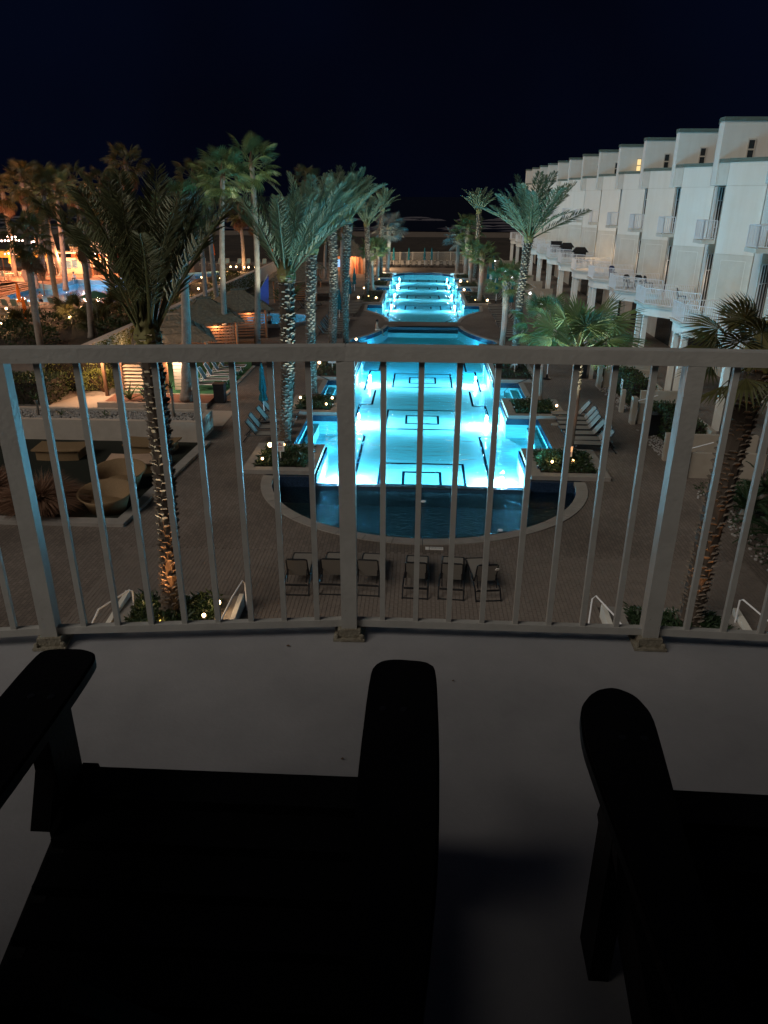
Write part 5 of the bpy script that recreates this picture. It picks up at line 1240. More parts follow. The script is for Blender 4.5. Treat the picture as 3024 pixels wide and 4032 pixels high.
struct(MB().bx(-16.2, -10.6, 38.3, 47.5, .0, .018).build('turf_pad', 'greenturf'))
for x0 in (-10.6,): struct(MB().bx(x0, x0 + .18, 38.3, 47.5, 0, .06).build('turf_kerb', 'walk'))
wl0 = lounger('white framed chaise on the green turf pad, nearest the bin', (-12.9, 40.0, .02), -pi / 2, 'white_metal', 'sling', 60)
for i, y in enumerate((41.1, 42.2, 43.4, 44.6)): dup(wl0, (-12.8 + .05 * i, y, .02), -pi / 2 + .03 * i, 'white framed chaise on the green turf pad, %s from the bin' % ORD[i + 1])

# ================================================================== THATCHED CABANAS
def thatch_roof(b, hx, hy, ze, zr, ridge=.35, tiers=4, seed=1, n=44):
    r = random.Random(seed)
    for k in range(tiers):
        t0, t1 = k / tiers, (k + 1) / tiers + .10
        rows = []
        for t, dz in ((t0, .05), (min(1.0, t1), -.02)):
            row_ = []
            for i in range(n):
                s = i / n * 4; side = int(s); u = (s - side) * 2 - 1
                ax, ay = ((u, -1), (1, u), (-u, 1), (-1, -u))[side]
                X = ridge + (hx - ridge) * t; Y = (hy) * t + .03
                z = zr + (ze - zr) * t + dz + (r.uniform(-.09, .03) if t == min(1.0, t1) else 0)
                j = 1 + (r.uniform(-.02, .03) if t > .2 else 0)
                row_.append((ax * X * j, ay * Y * j, z))
            rows.append(row_)
        fs = [(i, n + i, n + (i + 1) % n, (i + 1) % n) for i in range(n)]
        b.add(rows[0] + rows[1], fs)
    # fringe
    for i in range(220):
        s = r.random() * 4; side = int(s); u = (s - side) * 2 - 1
        ax, ay = ((u, -1), (1, u), (-u, 1), (-1, -u))[side]
        p = Vector((ax * hx, ay * hy, ze + .06)); d = Vector((ax * .25 + r.gauss(0, .1), ay * .25 + r.gauss(0, .1), -.9)); leaf_card(b, p, d, Vector((ay, ax, .1)), r.uniform(.16, .34), .03)
    b.box((0, 0, zr + .05), (ridge * 2 + .3, .28, .12))
def cabana(x, y, rz, label, hx=2.3, hy=2.3, ze=2.2, zr=3.45, slats=True, seed=1, lampw=0):
    t = thing('thatched_cabana', label, 'cabana', (x, y, 0), rz, 'thatched cabanas')
    b = MB(); thatch_roof(b, hx, hy, ze, zr, seed=seed); b.build('thatch_roof', 'thatch', t)
    for sx in (-1, 1):
        for sy in (-1, 1): MB().tube([(sx * (hx - .5), sy * (hy - .5), 0), (sx * (hx - .5), sy * (hy - .5), ze + .3)], .09, 8).build('post', 'timber', t)
    if slats:
        sl = None
        for k in range(9):
            z = .25 + k * .20
            for face in range(2):
                if sl is None: o = MB().box((0, 0, 0), (2 * hx - 1.3, .03, .12)).build('slat', 'timber', t); sl = o.data
                else: o = inst('slat', sl, t)
                if face == 0: o.location = (0, -(hy - .5), z)
                else: o.location = (-(hx - .5), 0, z); o.rotation_euler = (0, 0, pi / 2)
    if lampw:
        MB().ball((0, -.2, ze - .1), .07, 8, 5).build('lantern', 'bulb_warm', t); lamp('cabana_lamp', 'POINT', (.5, -hy + .25, ze - .25), lampw, (1, .50, .24), .1, t)
    return t
cabana(-14.9, 44.3, .35, 'thatched cabana nearest the hotel, its roof grey just above the railing', 2.3, 2.3, 2.2, 3.45, False, 1, 20)
cabana(-14.9, 51.5, .35, 'second thatched cabana between the two bare palm trunks', 2.35, 2.5, 2.2, 3.5, True, 2, 60)
cabana(-14.0, 57.5, .35, 'third dark thatched cabana behind the tallest palm trunk', 2.3, 2.3, 2.2, 3.4, True, 3, 30)
cabana(-13.2, 79, .2, 'thatched roof beyond the spa behind the date palm trunks', 2.6, 2.6, 2.2, 3.5, True, 4)
cabana(-14.2, 92, .2, 'small thatched roof behind the date palms, farther towards the beach', 2.4, 2.4, 2.2, 3.4, False, 5)
# louvred screen in front of nearest cabana
ls = thing('louvre_screen', 'glowing timber louvre screen behind the red mulch bed', 'screen')
for x in (-16.1, -13.95, -13.6): MB().bx(x - .09, x + .09, 38.62, 38.80, 0, 2.35).build('post', 'timber', ls)
MB().bx(-16.2, -13.5, 38.60, 38.82, 1.75, 1.9).build('beam', 'timber', ls)
sl = None
for k in range(8):
    if sl is None: o = MB().box((0, 0, 0), (1.95, .16, .03)).build('louvre', 'adir', ls); sl = o.data
    else: o = inst('louvre', sl, ls)
    o.location = (-15.02, 38.75, .22 + k * .19); o.rotation_euler = (.5, 0, 0)
for k in range(9):
    MB().bx(-13.4, -12.3, 39.3, 39.33, .15 + k * .19, .31 + k * .19).build('plank', 'white', ls)
MB().ball((-14.6, 39.6, 2.1), .06, 8, 5).build('lantern', 'bulb_warm', ls); MB().ball((-13.5, 39.2, 2.05), .06, 8, 5).build('lantern', 'bulb_warm', ls)
lamp('screen_lamp', 'POINT', (-14.7, 39.7, 1.95), 190, (1, .62, .42), .12, ls); lamp('screen_lamp', 'POINT', (-13.2, 38.5, 1.95), 150, (1, .60, .36), .1, ls)
b = MB(); b.bx(-16.9, -16.75, 38.2, 38.35, 0, 2.0); o = b.build('lamp_post', 'darktimber'); tag(o, 'short dark post with a warm lamp at the ivy hedge', 'lamp post')
MB().ball((0, 0, 0), .07, 8, 5).build('lamp_globe', 'bulb_warm', o).location = (-16.82, 38.28, 2.07); lamp('hedge_lamp', 'POINT', (-16.9, 37.7, 2.1), 420, (1, .56, .30), .08, o)

# far hut
ht = thing('thatched_hut', 'orange walled thatched hut at the far end beside the fence', 'hut', (-10.0, 108.5, 0))
b = MB(); thatch_roof(b, 2.5, 2.4, 2.4, 4.3, seed=9); b.build('thatch_roof', 'thatch', ht)
MB().bx(-2.0, 1.9, -1.2, 1.8, 0, 2.4).build('wall', 'orangewall', ht)
for x in (-1.98, -.4, .55, 1.0, 1.85): MB().bx(x - .07, x + .07, -1.9, -1.76, 0, 2.5).build('post', 'redpost' if x == 1.0 else 'timber', ht)
MB().bx(-.42, .2, -1.23, -1.201, 0, 2.05).build('door', 'fenceglow', ht).parent = ht
MB().bx(-1.75, -1.0, -1.23, -1.201, .9, 1.9).build('window', 'tvscreen', ht)
MB().ball((.95, -1.5, 2.3), .09, 8, 5).build('lantern', 'bulb_warm', ht); MB().ball((-1.2, -1.5, 2.3), .07, 8, 5).build('lantern', 'bulb_warm', ht)
lamp('hut_lamp', 'POINT', (.6, -2.6, 2.1), 260, (1, .45, .2), .1, ht); lamp('hut_lamp', 'POINT', (-1.4, -2.4, 2.1), 36, (1, .5, .26), .1, ht); lamp('fence_flood', 'POINT', (4.2, 6.5, 2.0), 1100, (1, .66, .38), .1, ht)

# far fence
fe = thing('pool_fence', 'cream picket fence closing the far end of the pool', 'fence')
fxs = [-9.5 + i * 2.0 for i in range(10)]
def fy(x): return 121.0 + .22 * (x + 5.5) + .6
MBp = MB().bx(-.045, .045, -.045, .045, 0, 1.98).build('post', 'beigefence', fe); MBp.location = (fxs[0], fy(fxs[0]), 0)
for x in fxs[1:]: o = inst('post', MBp.data, fe); o.location = (x, fy(x), 0)
for z in (.25, .62, 1.9):
    b = MB(); b.bar((fxs[0], fy(fxs[0]), z), (fxs[-1], fy(fxs[-1]), z), .035, .06); b.build('rail', 'beigefence', fe)
pk = None
for i in range(int((fxs[-1] - fxs[0]) / .135)):
    x = fxs[0] + i * .135
    if pk is None: o = MB().bx(-.02, .02, -.012, .012, .1, 1.92).build('picket', 'beigefence', fe); pk = o.data
    else: o = inst('picket', pk, fe)
    o.location = (x, fy(x) - .03, 0)

# ================================================================== SPA
sp = thing('spa_pool', 'raised round spa glowing blue and white beside the cabanas', 'spa')
ring_o = [(-12.2 + 3.0 * cos(2 * pi * i / 28), 64.2 + 3.25 * sin(2 * pi * i / 28)) for i in range(28)]
b = MB()
for i in range(28):
    j = (i + 1) % 28
    b.add([(*spa[i], -.5), (*spa[j], -.5), (*spa[j], .30), (*spa[i], .30), (*ring_o[i], -.05), (*ring_o[j], -.05), (*ring_o[j], .30), (*ring_o[i], .30)], [(0, 3, 2, 1), (4, 5, 6, 7), (3, 7, 6, 2)])
b.build('rim', 'concrete', sp)
o = sheet('spa_floor', spa, [], -.45, 'plaster'); o.parent = sp
o = sheet('spa_water', spa, [], .22, 'water'); o.parent = sp
for x, y, pw in ((-10.2, 64.2, 220), (-12.4, 62.6, 110), (-13.6, 65, 90)): lamp('spa_lamp', 'POINT', (x, y, -.1), pw, (.20, .50, 1.0), .1, sp)
sl_ = thing('sail_flag', 'blue sail shaped banner beside the spa', 'banner', (-14.75, 70.4, 0))
MB().tube([(-.75, 0, 0), (-.75, 0, 1.0), (.55, 0, 3.3)], .03, 6).build('pole', 'white_metal', sl_)
b = MB(); pts = [(-.75, .2), (.5, .2), (.62, 3.15), (-.1, 2.2), (-.72, 1.15)]
b.add([(p[0], -.02, p[1]) for p in pts] + [(p[0], .02, p[1]) for p in pts], [(0, 1, 2, 3, 4), (9, 8, 7, 6, 5)] + [(i, i + 5, (i + 1) % 5 + 5, (i + 1) % 5) for i in range(5)]); b.build('cloth', 'bluesail', sl_)
lamp('banner_lamp', 'POINT', (-14.4, 69.2, .6), 8, (.5, .6, 1), .08, sl_)
for i, (x, y, lb) in enumerate(((-13.2, 71.5, 'large leafy plant hanging beside the blue banner'), (-15.8, 73.5, 'broad leaved plant behind the blue banner'), (-17, 69, 'broad leaved plant left of the blue banner'), (-12.6, 74.5, 'broad leaved plant behind the stubby date palm trunk'))):
    spiky(x, y, .0, lb, 26, 2.1, 30 + i, .8, 'banana_plant')

# ================================================================== PEOPLE
def person(label, loc, rz, pose, top='skin', bottom='darkcloth', parent_group='guests by the pools', hair=True):
    t = thing('person', label, 'person', loc, rz, parent_group)
    J = {'stand': dict(pelvis=(0, 0, .92), chest=(0, 0, 1.30), neck=(0, .0, 1.48), head=(0, .02, 1.64), hl=(-.1, 0, .90), hr=(.1, 0, .90), kl=(-.11, .03, .49), kr=(.11, .03, .49), al=(-.11, -.01, .07), ar=(.12, .02, .07), sl=(-.19, 0, 1.40), sr=(.19, 0, 1.40), el=(-.24, -.02, 1.13), er=(.24, -.02, 1.13), wl=(-.24, .06, .88), wr=(.24, .08, .88)),
         'sit': dict(pelvis=(0, 0, .10), chest=(0, -.02, .48), neck=(0, .02, .66), head=(0, .06, .82), hl=(-.1, .03, .09), hr=(.1, .03, .09), kl=(-.14, .44, .12), kr=(.14, .44, .12), al=(-.14, .50, -.30), ar=(.14, .50, -.30), sl=(-.19, 0, .58), sr=(.19, 0, .58), el=(-.26, -.02, .32), er=(.26, .05, .32), wl=(-.24, .12, .10), wr=(.2, .3, .2))}[pose]
    names = list(J); idx = {n: i for i, n in enumerate(names)}
    E_ = [('pelvis', 'chest'), ('chest', 'neck'), ('neck', 'head'), ('pelvis', 'hl'), ('hl', 'kl'), ('kl', 'al'), ('pelvis', 'hr'), ('hr', 'kr'), ('kr', 'ar'), ('chest', 'sl'), ('sl', 'el'), ('el', 'wl'), ('chest', 'sr'), ('sr', 'er'), ('er', 'wr')]
    vs = [Vector(J[n]) for n in names]; es = [(idx[a], idx[c]) for a, c in E_]
    for s in 'lr':
        i = len(vs); a = Vector(J['a' + s]); vs.append(a + Vector((0, .17, -.05))); es.append((idx['a' + s], i)); names.append('foot' + s)
        i = len(vs); w = Vector(J['w' + s]); e = Vector(J['e' + s]); vs.append(w + (w - e).normalized() * .15); es.append((idx['w' + s], i)); names.append('hand' + s)
    R_ = dict(pelvis=.15, chest=.16, neck=.06, head=.105, hl=.095, hr=.095, kl=.062, kr=.062, al=.04, ar=.04, sl=.062, sr=.062, el=.043, er=.043, wl=.03, wr=.03, footl=.035, footr=.035, handl=.03, handr=.03)
    me = bpy.data.meshes.new('body'); me.from_pydata(vs, es, []); me.update()
    o = bpy.data.objects.new('body', me); COL.objects.link(o); o.parent = t
    sk = o.modifiers.new('skin', 'SKIN'); 
    for i, n in enumerate(names):
        d = me.skin_vertices[0].data[i]; d.radius = (R_[n], R_[n] * (.72 if n in ('pelvis', 'chest') else 1)); d.use_root = (i == 0)
    o.modifiers.new('subsurf', 'SUBSURF').levels = 1; o.modifiers['subsurf'].render_levels = 1
    me.materials.append(M[top])
    h = Vector(J['head'])
    if hair: MB().lathe([(.02, -.05), (.10, -.04), (.118, .03), (.09, .10), (.03, .135)], 10, tuple(h + Vector((0, -.02, .03)))).build('hair', 'hair', t, True)
    if top != 'skin': MB().lathe([(.03, -.12), (.085, -.06), (.098, .02), (.06, .11), (.01, .13)], 10, tuple(h + Vector((0, .015, .0)))).build('face', 'skin', t, True)
    b = MB(); p = Vector(J['pelvis'])
    b.lathe([(.15, -.10), (.185, -.04), (.18, .08), (.16, .13)], 10, tuple(p), sy=.78)
    for s in 'lr':
        a, c = Vector(J['h' + s]), Vector(J['k' + s]); b.tube([a, a.lerp(c, .65)], [.112, .09], 8)
    b.build('shorts', bottom, t, True)
    return t
person('bare chested person in pale shorts sitting on the lower pool edge', (-3.55, 60.6, -.12), -1.2, 'sit', 'skin', 'whitecloth')
person('bare backed person sitting on the spa rim beside the palm trunk', (-12.4, 61.2, .30), .1, 'sit', 'skin', 'darkcloth')
person('dark silhouetted person at the spa beyond the stubby palm trunk', (-10.65, 61.7, .30), .9, 'sit', 'skin', 'darkcloth')
person('long haired person sitting at the left end of the spa rim', (-13.6, 61.9, .30), .4, 'sit', 'skin', 'darkcloth')
person('person in dark clothes standing by the peach planter at the lagoon', (-47.3, 97.4, 0), 2.5, 'stand', 'darkcloth', 'darkcloth')
person('person in a pale shirt standing behind the palm trunk at the grill', (-43.2, 97.2, 0), 1.9, 'stand', 'whitecloth', 'whitecloth')
person('person sitting on the lagoon wall with feet over the water', (-42.6, 92.4, .34), 3.0, 'sit', 'whitecloth', 'darkcloth')
person('swimmer standing chest deep in the lagoon near the loungers', (-39.6, 77.4, -1.05), .6, 'stand', 'skin', 'darkcloth')
person('swimmer low in the middle of the lagoon', (-38.7, 78.6, -1.25), 1.2, 'stand', 'skin', 'darkcloth')

# ================================================================== WALL BETWEEN THE POOLS
wv = thing('divider_wall', 'long cream topped wall covered in ivy between the two pools', 'wall')
MB().bx(-20.45, -20.2, 41.5, 124, 0, 1.52).build('wall', 'stucco2', wv); MB().bx(-20.55, -20.1, 41.5, 124, 1.52, 1.62).build('coping', 'fenceglow', wv)
for i, y in enumerate((44.5, 49.5, 56, 64, 74)): spike(-19.2, y, .02, 'amber spotlight at the foot of the ivy wall, %s from the hotel' % ORD[i], 34, 'bulb_warm', (1, .62, .26), r=.05)
leaf_volume('ivy', [(-20.2, -20.05, 41.6, 92, .15, 1.5)], 6500, .16, .045, 'ivy', wv, 9)

# ================================================================== LAGOON SIDE
lg = struct(pool_shell('lagoon_pool', lagoon, -.9, 'plaster', 0.0)); struct(sheet('lagoon_water', lagoon, [], -.22, 'leftwater'))
for x, y, pw, c in ((-36, 79, 22, (.45, .55, 1)), (-40.5, 78, 14, (1, .75, .75)), (-33, 82, 20, (.75, .55, 1)), (-40, 90, 24, (.25, .6, 1)), (-35.5, 98, 28, (.6, .45, 1)), (-33, 103, 18, (.35, .55, 1)), (-30.5, 95, 18, (.4, .5, 1)), (-43.5, 82, 20, (.35, .6, 1)), (-32, 75, 14, (.75, .55, 1))):
    lamp('lagoon_lamp', 'POINT', (x, y, -.5), pw * 9, c, .1, lg)
lw = thing('lagoon_wall', 'pale green raised deck wall along the back of the lagoon', 'wall')
for p, q in (((-45.75, 88.4), (-42.45, 86.5)), ((-42.5, 86.6), (-42.75, 93.1)), ((-42.7, 93.1), (-38.3, 91.9)), ((-38.3, 91.9), (-38.2, 96.5))):
    b = MB(); b.bar((*p, .1), (*q, .1), .3, .5); b.build('wall', 'greencanvas' if False else 'bluepaint', lw)
struct(MB().prism([(-60, 92), (-46.5, 89.5), (-42.9, 87.2), (-43.0, 93.5), (-38.6, 92.3), (-38.4, 101), (-60, 104)], 0.01, .34).build('bar_terrace', 'redwood'))
st = thing('pool_steps', 'dark wide steps going down into the lagoon', 'steps')
for k in range(5): MB().prism([(-49 + k * .9, 74 + k * .9), (-47.8 + k * .9, 74 + k * .9), (-46.4 + k * .5, 88.5 - k * .4), (-49 + k * .5, 88.5)], 0.0, .40 - k * .085).build('step', 'redwood' if k % 2 else 'darktimber', st)
struct(MB().prism([(-75, 60), (-49.2, 73.8), (-47.2, 88.6), (-75, 92)], .0, .40).build('dining_terrace', 'redwood'))
# loungers of the lagoon
ll0 = lounger('pale teal lounger on the near lagoon side, first from the left picture edge', (-40.1, 69.0, 0), 0, 'adir', 'lounge_teal', 60)
for i, (x, y) in enumerate(((-39.1, 69.0), (-38.1, 68.9), (-37.1, 69.0), (-36.2, 69.2), (-35.4, 70.6))): dup(ll0, (x, y, 0), random.uniform(-.1, .1), 'pale teal lounger on the near lagoon side, %s from the left picture edge' % ORD[i + 1])
for i, (x, y, rz) in enumerate(((-45.9, 92.2, 2.2), (-45.2, 92.9, 2.2), (-44.6, 94.0, 2.2))): dup(ll0, (x, y, .34), rz, 'pale lounger on the raised lagoon deck beside the leaning palm, %s' % ORD[i])
for i, x in enumerate((-33.9, -32.5, -31.3, -30.2, -28.3, -26.9, -25.4, -24.4)): dup(ll0, (x, 119.5, 0), pi, 'pale lounger in the far left row facing the sea end, %s from the lagoon' % ORD[i])
for i, (x, y, rz) in enumerate(((-30.9, 70.2, .3), (-29.9, 70.9, .2), (-28.4, 67.2, .5))): dup(ll0, (x, y, 0), rz, 'pale lounger half hidden by bushes beside the lagoon, %s' % ORD[i])
def lawn_chair(x, y, rz, label):
    t = thing('adirondack_chair', label, 'chair', (x, y, 0), rz, 'pale wooden lawn chairs')
    for k in range(5): MB().bar(((k - 2) * .11, -.15, .28), ((k - 2) * .12, -.55, .98 - .03 * (k - 2) ** 2), .10, .025, up=(0, 1, .6)).build('back_slat', 'adir', t)
    MB().bx(-.3, .3, -.15, .45, .32, .36).build('seat', 'adir', t)
    for s in (1, -1):
        MB().bx(s * .36 - .07, s * .36 + .07, -.35, .48, .56, .59).build('arm', 'adir', t); MB().bx(s * .35 - .03, s * .35 + .03, .36, .46, 0, .56).build('front_leg', 'adir', t); MB().bar((s * .3, .4, .3), (s * .3, -.5, .04), .04, .1).build('side_rail', 'adir', t)
    return t
lawn_chair(-35.6, 63.3, -1.9, 'pale wooden lawn chair by the orange umbrellas, nearer the lagoon'); lawn_chair(-35.0, 64.6, -1.9, 'pale wooden lawn chair by the orange umbrellas, second of the pair'); lawn_chair(-33.9, 60.2, -1.6, 'pale wooden lawn chair lowest at the left picture edge')
dup(ll0, (-34.9, 59.3, 0), -1.7, 'pale teal lounger lowest at the left picture edge')
for x, y, h, m, lb in ((-36.7, 67.8, 2.6, 'orange', 'closed orange umbrella by the near lagoon loungers'), (-32.4, 60.4, 2.3, 'orange', 'closed orange umbrella leaning low beside the lawn chairs'), (-55.6, 102.2, 3.1, 'yellow', 'closed yellow umbrella on the dining terrace'), (-47.3, 103, 3.0, 'orange', 'closed orange umbrella before the grill counter'), (-38.0, 92.6, 2.9, 'orange', 'closed orange umbrella at the corner of the lagoon wall'), (-33.2, 122.7, 2.9, 'orange', 'closed orange umbrella at the far left loungers'), (-23.5, 121, 2.6, 'orange', 'closed orange umbrella farthest among the brown palms')):
    umbrella((x, y, 0), lb, m, h, 'closed umbrellas around the lagoon')
gu = thing('umbrella', 'open green umbrella beside the lagoon bushes', 'umbrella', (-28.6, 65.6, 0)); MB().tube([(0, 0, 0), (0, 0, 2.2)], .03, 6).build('pole', 'adir', gu)
b = MB(); b.lathe([(1.35, 1.75), (.7, 2.05), (.03, 2.25)], 8); b.build('canopy', 'greencanvas', gu)
# dining chairs and tables
def dining_chair(x, y, rz, label):
    t = thing('dining_chair', label, 'chair', (x, y, .40), rz, 'pale dining chairs on the terrace')
    MB().bx(-.24, .24, -.24, .24, .43, .47).build('seat', 'adir', t); MB().bx(-.24, .24, .2, .24, .6, .95).build('backrest', 'lounge_teal', t)
    for sx in (-1, 1):
        for sy in (-1, 1): MB().bx(sx * .22 - .025, sx * .22 + .025, sy * .22 - .025, sy * .22 + .025, 0, .93 if sy > 0 else .65).build('leg', 'adir', t)
        MB().bx(sx * .24 - .03, sx * .24 + .03, -.25, .24, .64, .67).build('arm', 'adir', t)
for i, (x, y, rz) in enumerate(((-51.6, 89.2, .4), (-50.7, 89.0, .2), (-49.6, 89.2, 1.3), (-50.3, 91.6, 2.6), (-49.3, 92.4, 1.9), (-51.3, 92.2, 3.0), (-52.4, 90.6, -1.4))): dining_chair(x, y, rz, 'pale dining chair on the lagoon dining terrace, %s from the picture edge' % ORD[i])
for x, y, lb in ((-51.0, 90.5, 'pale dining table among the chairs at the picture edge'), (-49.9, 90.9, 'pale dining table nearer the peach planter')):
    t = thing('dining_table', lb, 'table', (x, y, .40)); MB().bx(-.45, .45, -.45, .45, .72, .76).build('tabletop', 'adir', t)
    for sx in (-1, 1):
        for sy in (-1, 1): MB().bx(sx * .4 - .03, sx * .4 + .03, sy * .4 - .03, sy * .4 + .03, 0, .72).build('leg', 'adir', t)
b = MB(); b.lathe([(.28, 0), (.42, 1.3), (.36, 1.3), (.30, 1.15)], 4); o = b.build('flower_pot', 'fenceglow'); o.location = (-47.6, 90.4, .34); o.rotation_euler = (0, 0, .8); tag(o, 'tall square peach coloured planter pot', 'planter pot')
# grill stand
gs = thing('grill_stand', 'grill bar with thatched counter roof and lit menu wall', 'bar', (0, 0, 0))
MB().bx(-49.5, -41.2, 99.9, 100.1, .34, 2.35).build('menu_wall', 'creamwall', gs); 
for i, (x, z, w, h, m) in enumerate(((-47.6, 1.5, .8, .9, 'white'), (-46.5, 1.5, .6, .9, 'menu'), (-45.7, 1.6, .7, 1.0, 'menu'), (-44.6, 1.6, .5, .9, 'white'), (-43.9, 1.5, .6, .9, 'menu'), (-42.7, 1.6, .8, .7, 'menu'), (-48.6, 1.5, .6, .6, 'white'))):
    p = MB().bx(x - w / 2, x + w / 2, 99.84, 99.895, z - h / 2, z + h / 2).build('menu_board', m, gs)
    b = MB(); [b.bx(x - w * .38, x + w * (.1 + .3 * ((k * 7 + i) % 3) / 2), 99.82, 99.837, z + h * .38 - k * h * .15, z + h * .38 - k * h * .15 + h * .05) for k in range(6)]; b.build('menu_lines', 'ink', p)
b = MB(); [b.bx(-44.0 + k * .9, -43.2 + k * .9, 98.5, 99.1, .34, 1.35) for k in range(3)]; b.build('counter', 'darktimber', gs); MB().bx(-44.1, -41.1, 98.35, 99.2, 1.36, 1.43).build('counter_top', 'whitecloth', gs)
tk = thing('food_trailer', 'red food trailer behind the lit menu wall', 'food trailer')
MB().bx(-46.3, -40.5, 100.6, 102.6, 1.9, 3.1).build('body', 'redpaint', tk); MB().bx(-46.35, -40.4, 100.55, 102.65, 3.1, 3.75).build('fascia', 'creamwall', tk); MB().bx(-46.4, -45.9, 100.5, 102.7, 3.76, 4.0).build('roof_edge', 'bluepaint', tk)
for k in range(4): MB().bx(-45.9 + k * 1.4, -44.8 + k * 1.4, 100.55, 100.595, 2.35, 2.95).build('stripe', 'creamwall' if k % 2 else 'orange', tk)
MB().bx(-46.3, -40.5, 100.57, 100.597, 1.95, 2.15).build('band', 'bluepaint', tk)
for x in (-44.9, -43.7): MB().lathe([(.45, 0), (.45, .25), (.2, .27)], 16).build('wheel', 'dark_metal', tk).matrix_local = Matrix.Translation((x, 100.5, 2.0)) @ Matrix.Rotation(pi / 2, 4, 'X')
ro = thing('counter_roof', 'long brown thatch roof over the grill counter', 'roof', (-41.0, 97.6, 0)); b = MB(); thatch_roof(b, 1.7, 1.3, 3.25, 3.95, .9, 3, 12); b.build('thatch_roof', 'thatch', ro)
for x in (-1.25, 1.15): MB().tube([(x - .1, -.2, .34), (x, -.2, 3.4)], .11, 8).build('post', 'timber', ro)
MB().bar((-1.2, -.25, 2.2), (-.3, -.25, 3.2), .08).build('brace', 'darktimber', ro); MB().bar((1.1, -.25, 2.2), (.2, -.25, 3.2), .08).build('brace', 'darktimber', ro)
for x in (-.9, -.55, -.2, .15, .5, 2.0, 2.6): MB().ball((x, .2 if x < 1 else -.5, 3.05 if x < 1 else 3.3), .09, 8, 5).build('bulb', 'bulb_pink', ro)
for x, y, z, pw in ((-1.0, -.9, 2.7, 60), (.5, .6, 2.8, 120), (-3.2, .4, 2.8, 90), (-5.5, .3, 2.7, 70), (2.6, -.2, 2.9, 60)): lamp('grill_lamp', 'POINT', (x, y, z), pw * 7, (1, .46, .22), .12, ro)
pg = thing('pergola', 'thin timber pergola left of the grill counter', 'pergola')
for x in (-47.6, -46.9, -44.3): MB().bx(x - .07, x + .07, 99.0, 99.14, .34, 2.95).build('post', 'adir', pg)
for y in (99.0, 100.3): MB().bx(-48.0, -43.8, y, y + .1, 2.95, 3.07).build('beam', 'adir', pg)
for k in range(8): MB().bx(-47.9 + k * .56, -47.83 + k * .56, 98.7, 100.6, 3.07, 3.15).build('rafter', 'adir', pg)
sg = thing('roof_sign', 'cut out peach sign lettered Grill on the thatch roof', 'sign', (-41.35, 97.2, 3.95))
b = MB(); pts = [(-.55, 0), (-.35, .0), (-.25, .25), (.1, .22), (.15, .02), (.42, .02), (.45, .2), (.85, .18), (.8, .72), (.5, .75), (.35, .85), (.45, 1.1), (.38, 1.25), (.2, 1.15), (.1, .95), (0, 1.1), (-.2, 1.25), (-.45, 1.15), (-.65, .85), (-.85, 1.2), (-1.0, 1.12), (-.8, .65), (-.5, .45)]
b.add([(p[0], -.03, p[1]) for p in pts] + [(p[0], .03, p[1]) for p in pts], [tuple(range(len(pts))), tuple(range(2 * len(pts) - 1, len(pts) - 1, -1))] + [(i, i + len(pts), (i + 1) % len(pts) + len(pts), (i + 1) % len(pts)) for i in range(len(pts))]); b.build('board', 'creamwall', sg)
text('Grill', .42, (.12, -.04, .47), sg, 'redpost', (pi / 2, 0, 0), .006)
lamp('sign_lamp', 'POINT', (0, -1.0, .2), 60, (1, .6, .4), .08, sg)
yw = thing('shade_canopy', 'long yellow canopy above the dining terrace', 'canopy'); MB().bx(-64, -50.5, 104.5, 108, 1.95, 2.75).build('valance', 'yellowwall', yw)
for x in (-62, -58, -54.5, -51): MB().bx(x - .06, x + .06, 104.6, 104.72, 0, 1.95).build('post', 'darktimber', yw)
for i, (x, z) in enumerate(((-52.4, 1.5), (-51.6, 1.7), (-54.3, 1.25), (-53.4, .8))):
    b = MB(); b.lathe([(.02, -.03), (.32, -.03), (.32, .03), (.02, .03)], 10, sx=1, sy=.6); b.add([(.28, 0, -.02), (.5, .16, -.02), (.5, -.16, -.02), (.28, 0, .02), (.5, .16, .02), (.5, -.16, .02)], [(0, 1, 2), (3, 5, 4), (1, 4, 5, 2)])
    o = b.build('fish_plaque', 'adir'); o.matrix_world = Matrix.Translation((x, 104.3, z)) @ Matrix.Rotation(pi / 2, 4, 'X'); tag(o, 'pale fish shaped plaque below the yellow canopy, %s' % ORD[i], 'plaque', 'fish plaques')
# string lights
sgt = thing('string_lights', 'clusters of bright string bulbs above the dining terrace', 'string lights')
r5 = random.Random(12)
for (x, y, z, n, dx) in ((-44.6, 80, 5.55, 5, 1.4), (-42.2, 79, 5.6, 6, 2.2), (-42.8, 79.8, 5.9, 3, 1.2), (-38.9, 76, 5.65, 4, .9), (-50.6, 93, 3.3, 3, 1.5), (-49.2, 93, 3.3, 3, 1.4), (-47.7, 92.5, 3.4, 2, .8)):
    b = MB(); b.tube([(x - dx / 2, y, z + .12), (x, y, z + .03), (x + dx / 2, y, z + .12)], .012, 4); wi = b.build('cable', 'dark_metal', sgt)
    for k in range(n): MB().ball((x - dx / 2 + dx * (k + .5) / n, y, z + r5.uniform(-.06, .06)), .085, 8, 5).build('bulb', 'bulb_pink', wi)
for x, y, z, pw in ((-42.4, 79, 5.3, 260), (-39, 76, 5.3, 140), (-50, 92, 3.1, 200), (-47.5, 92.5, 3.1, 90), (-54, 101, 1.8, 150), (-58, 98, 3, 150)): lamp('string_lamp', 'POINT', (x, y, z), pw * 10, (1, .40, .18), .2, sgt)
for i, x in enumerate((-45.4, -40.3)):
    MB().tube([(x, 79.8, 0), (x, 79.8, 5.8)], .05, 6).build('pole', 'darktimber', sgt)
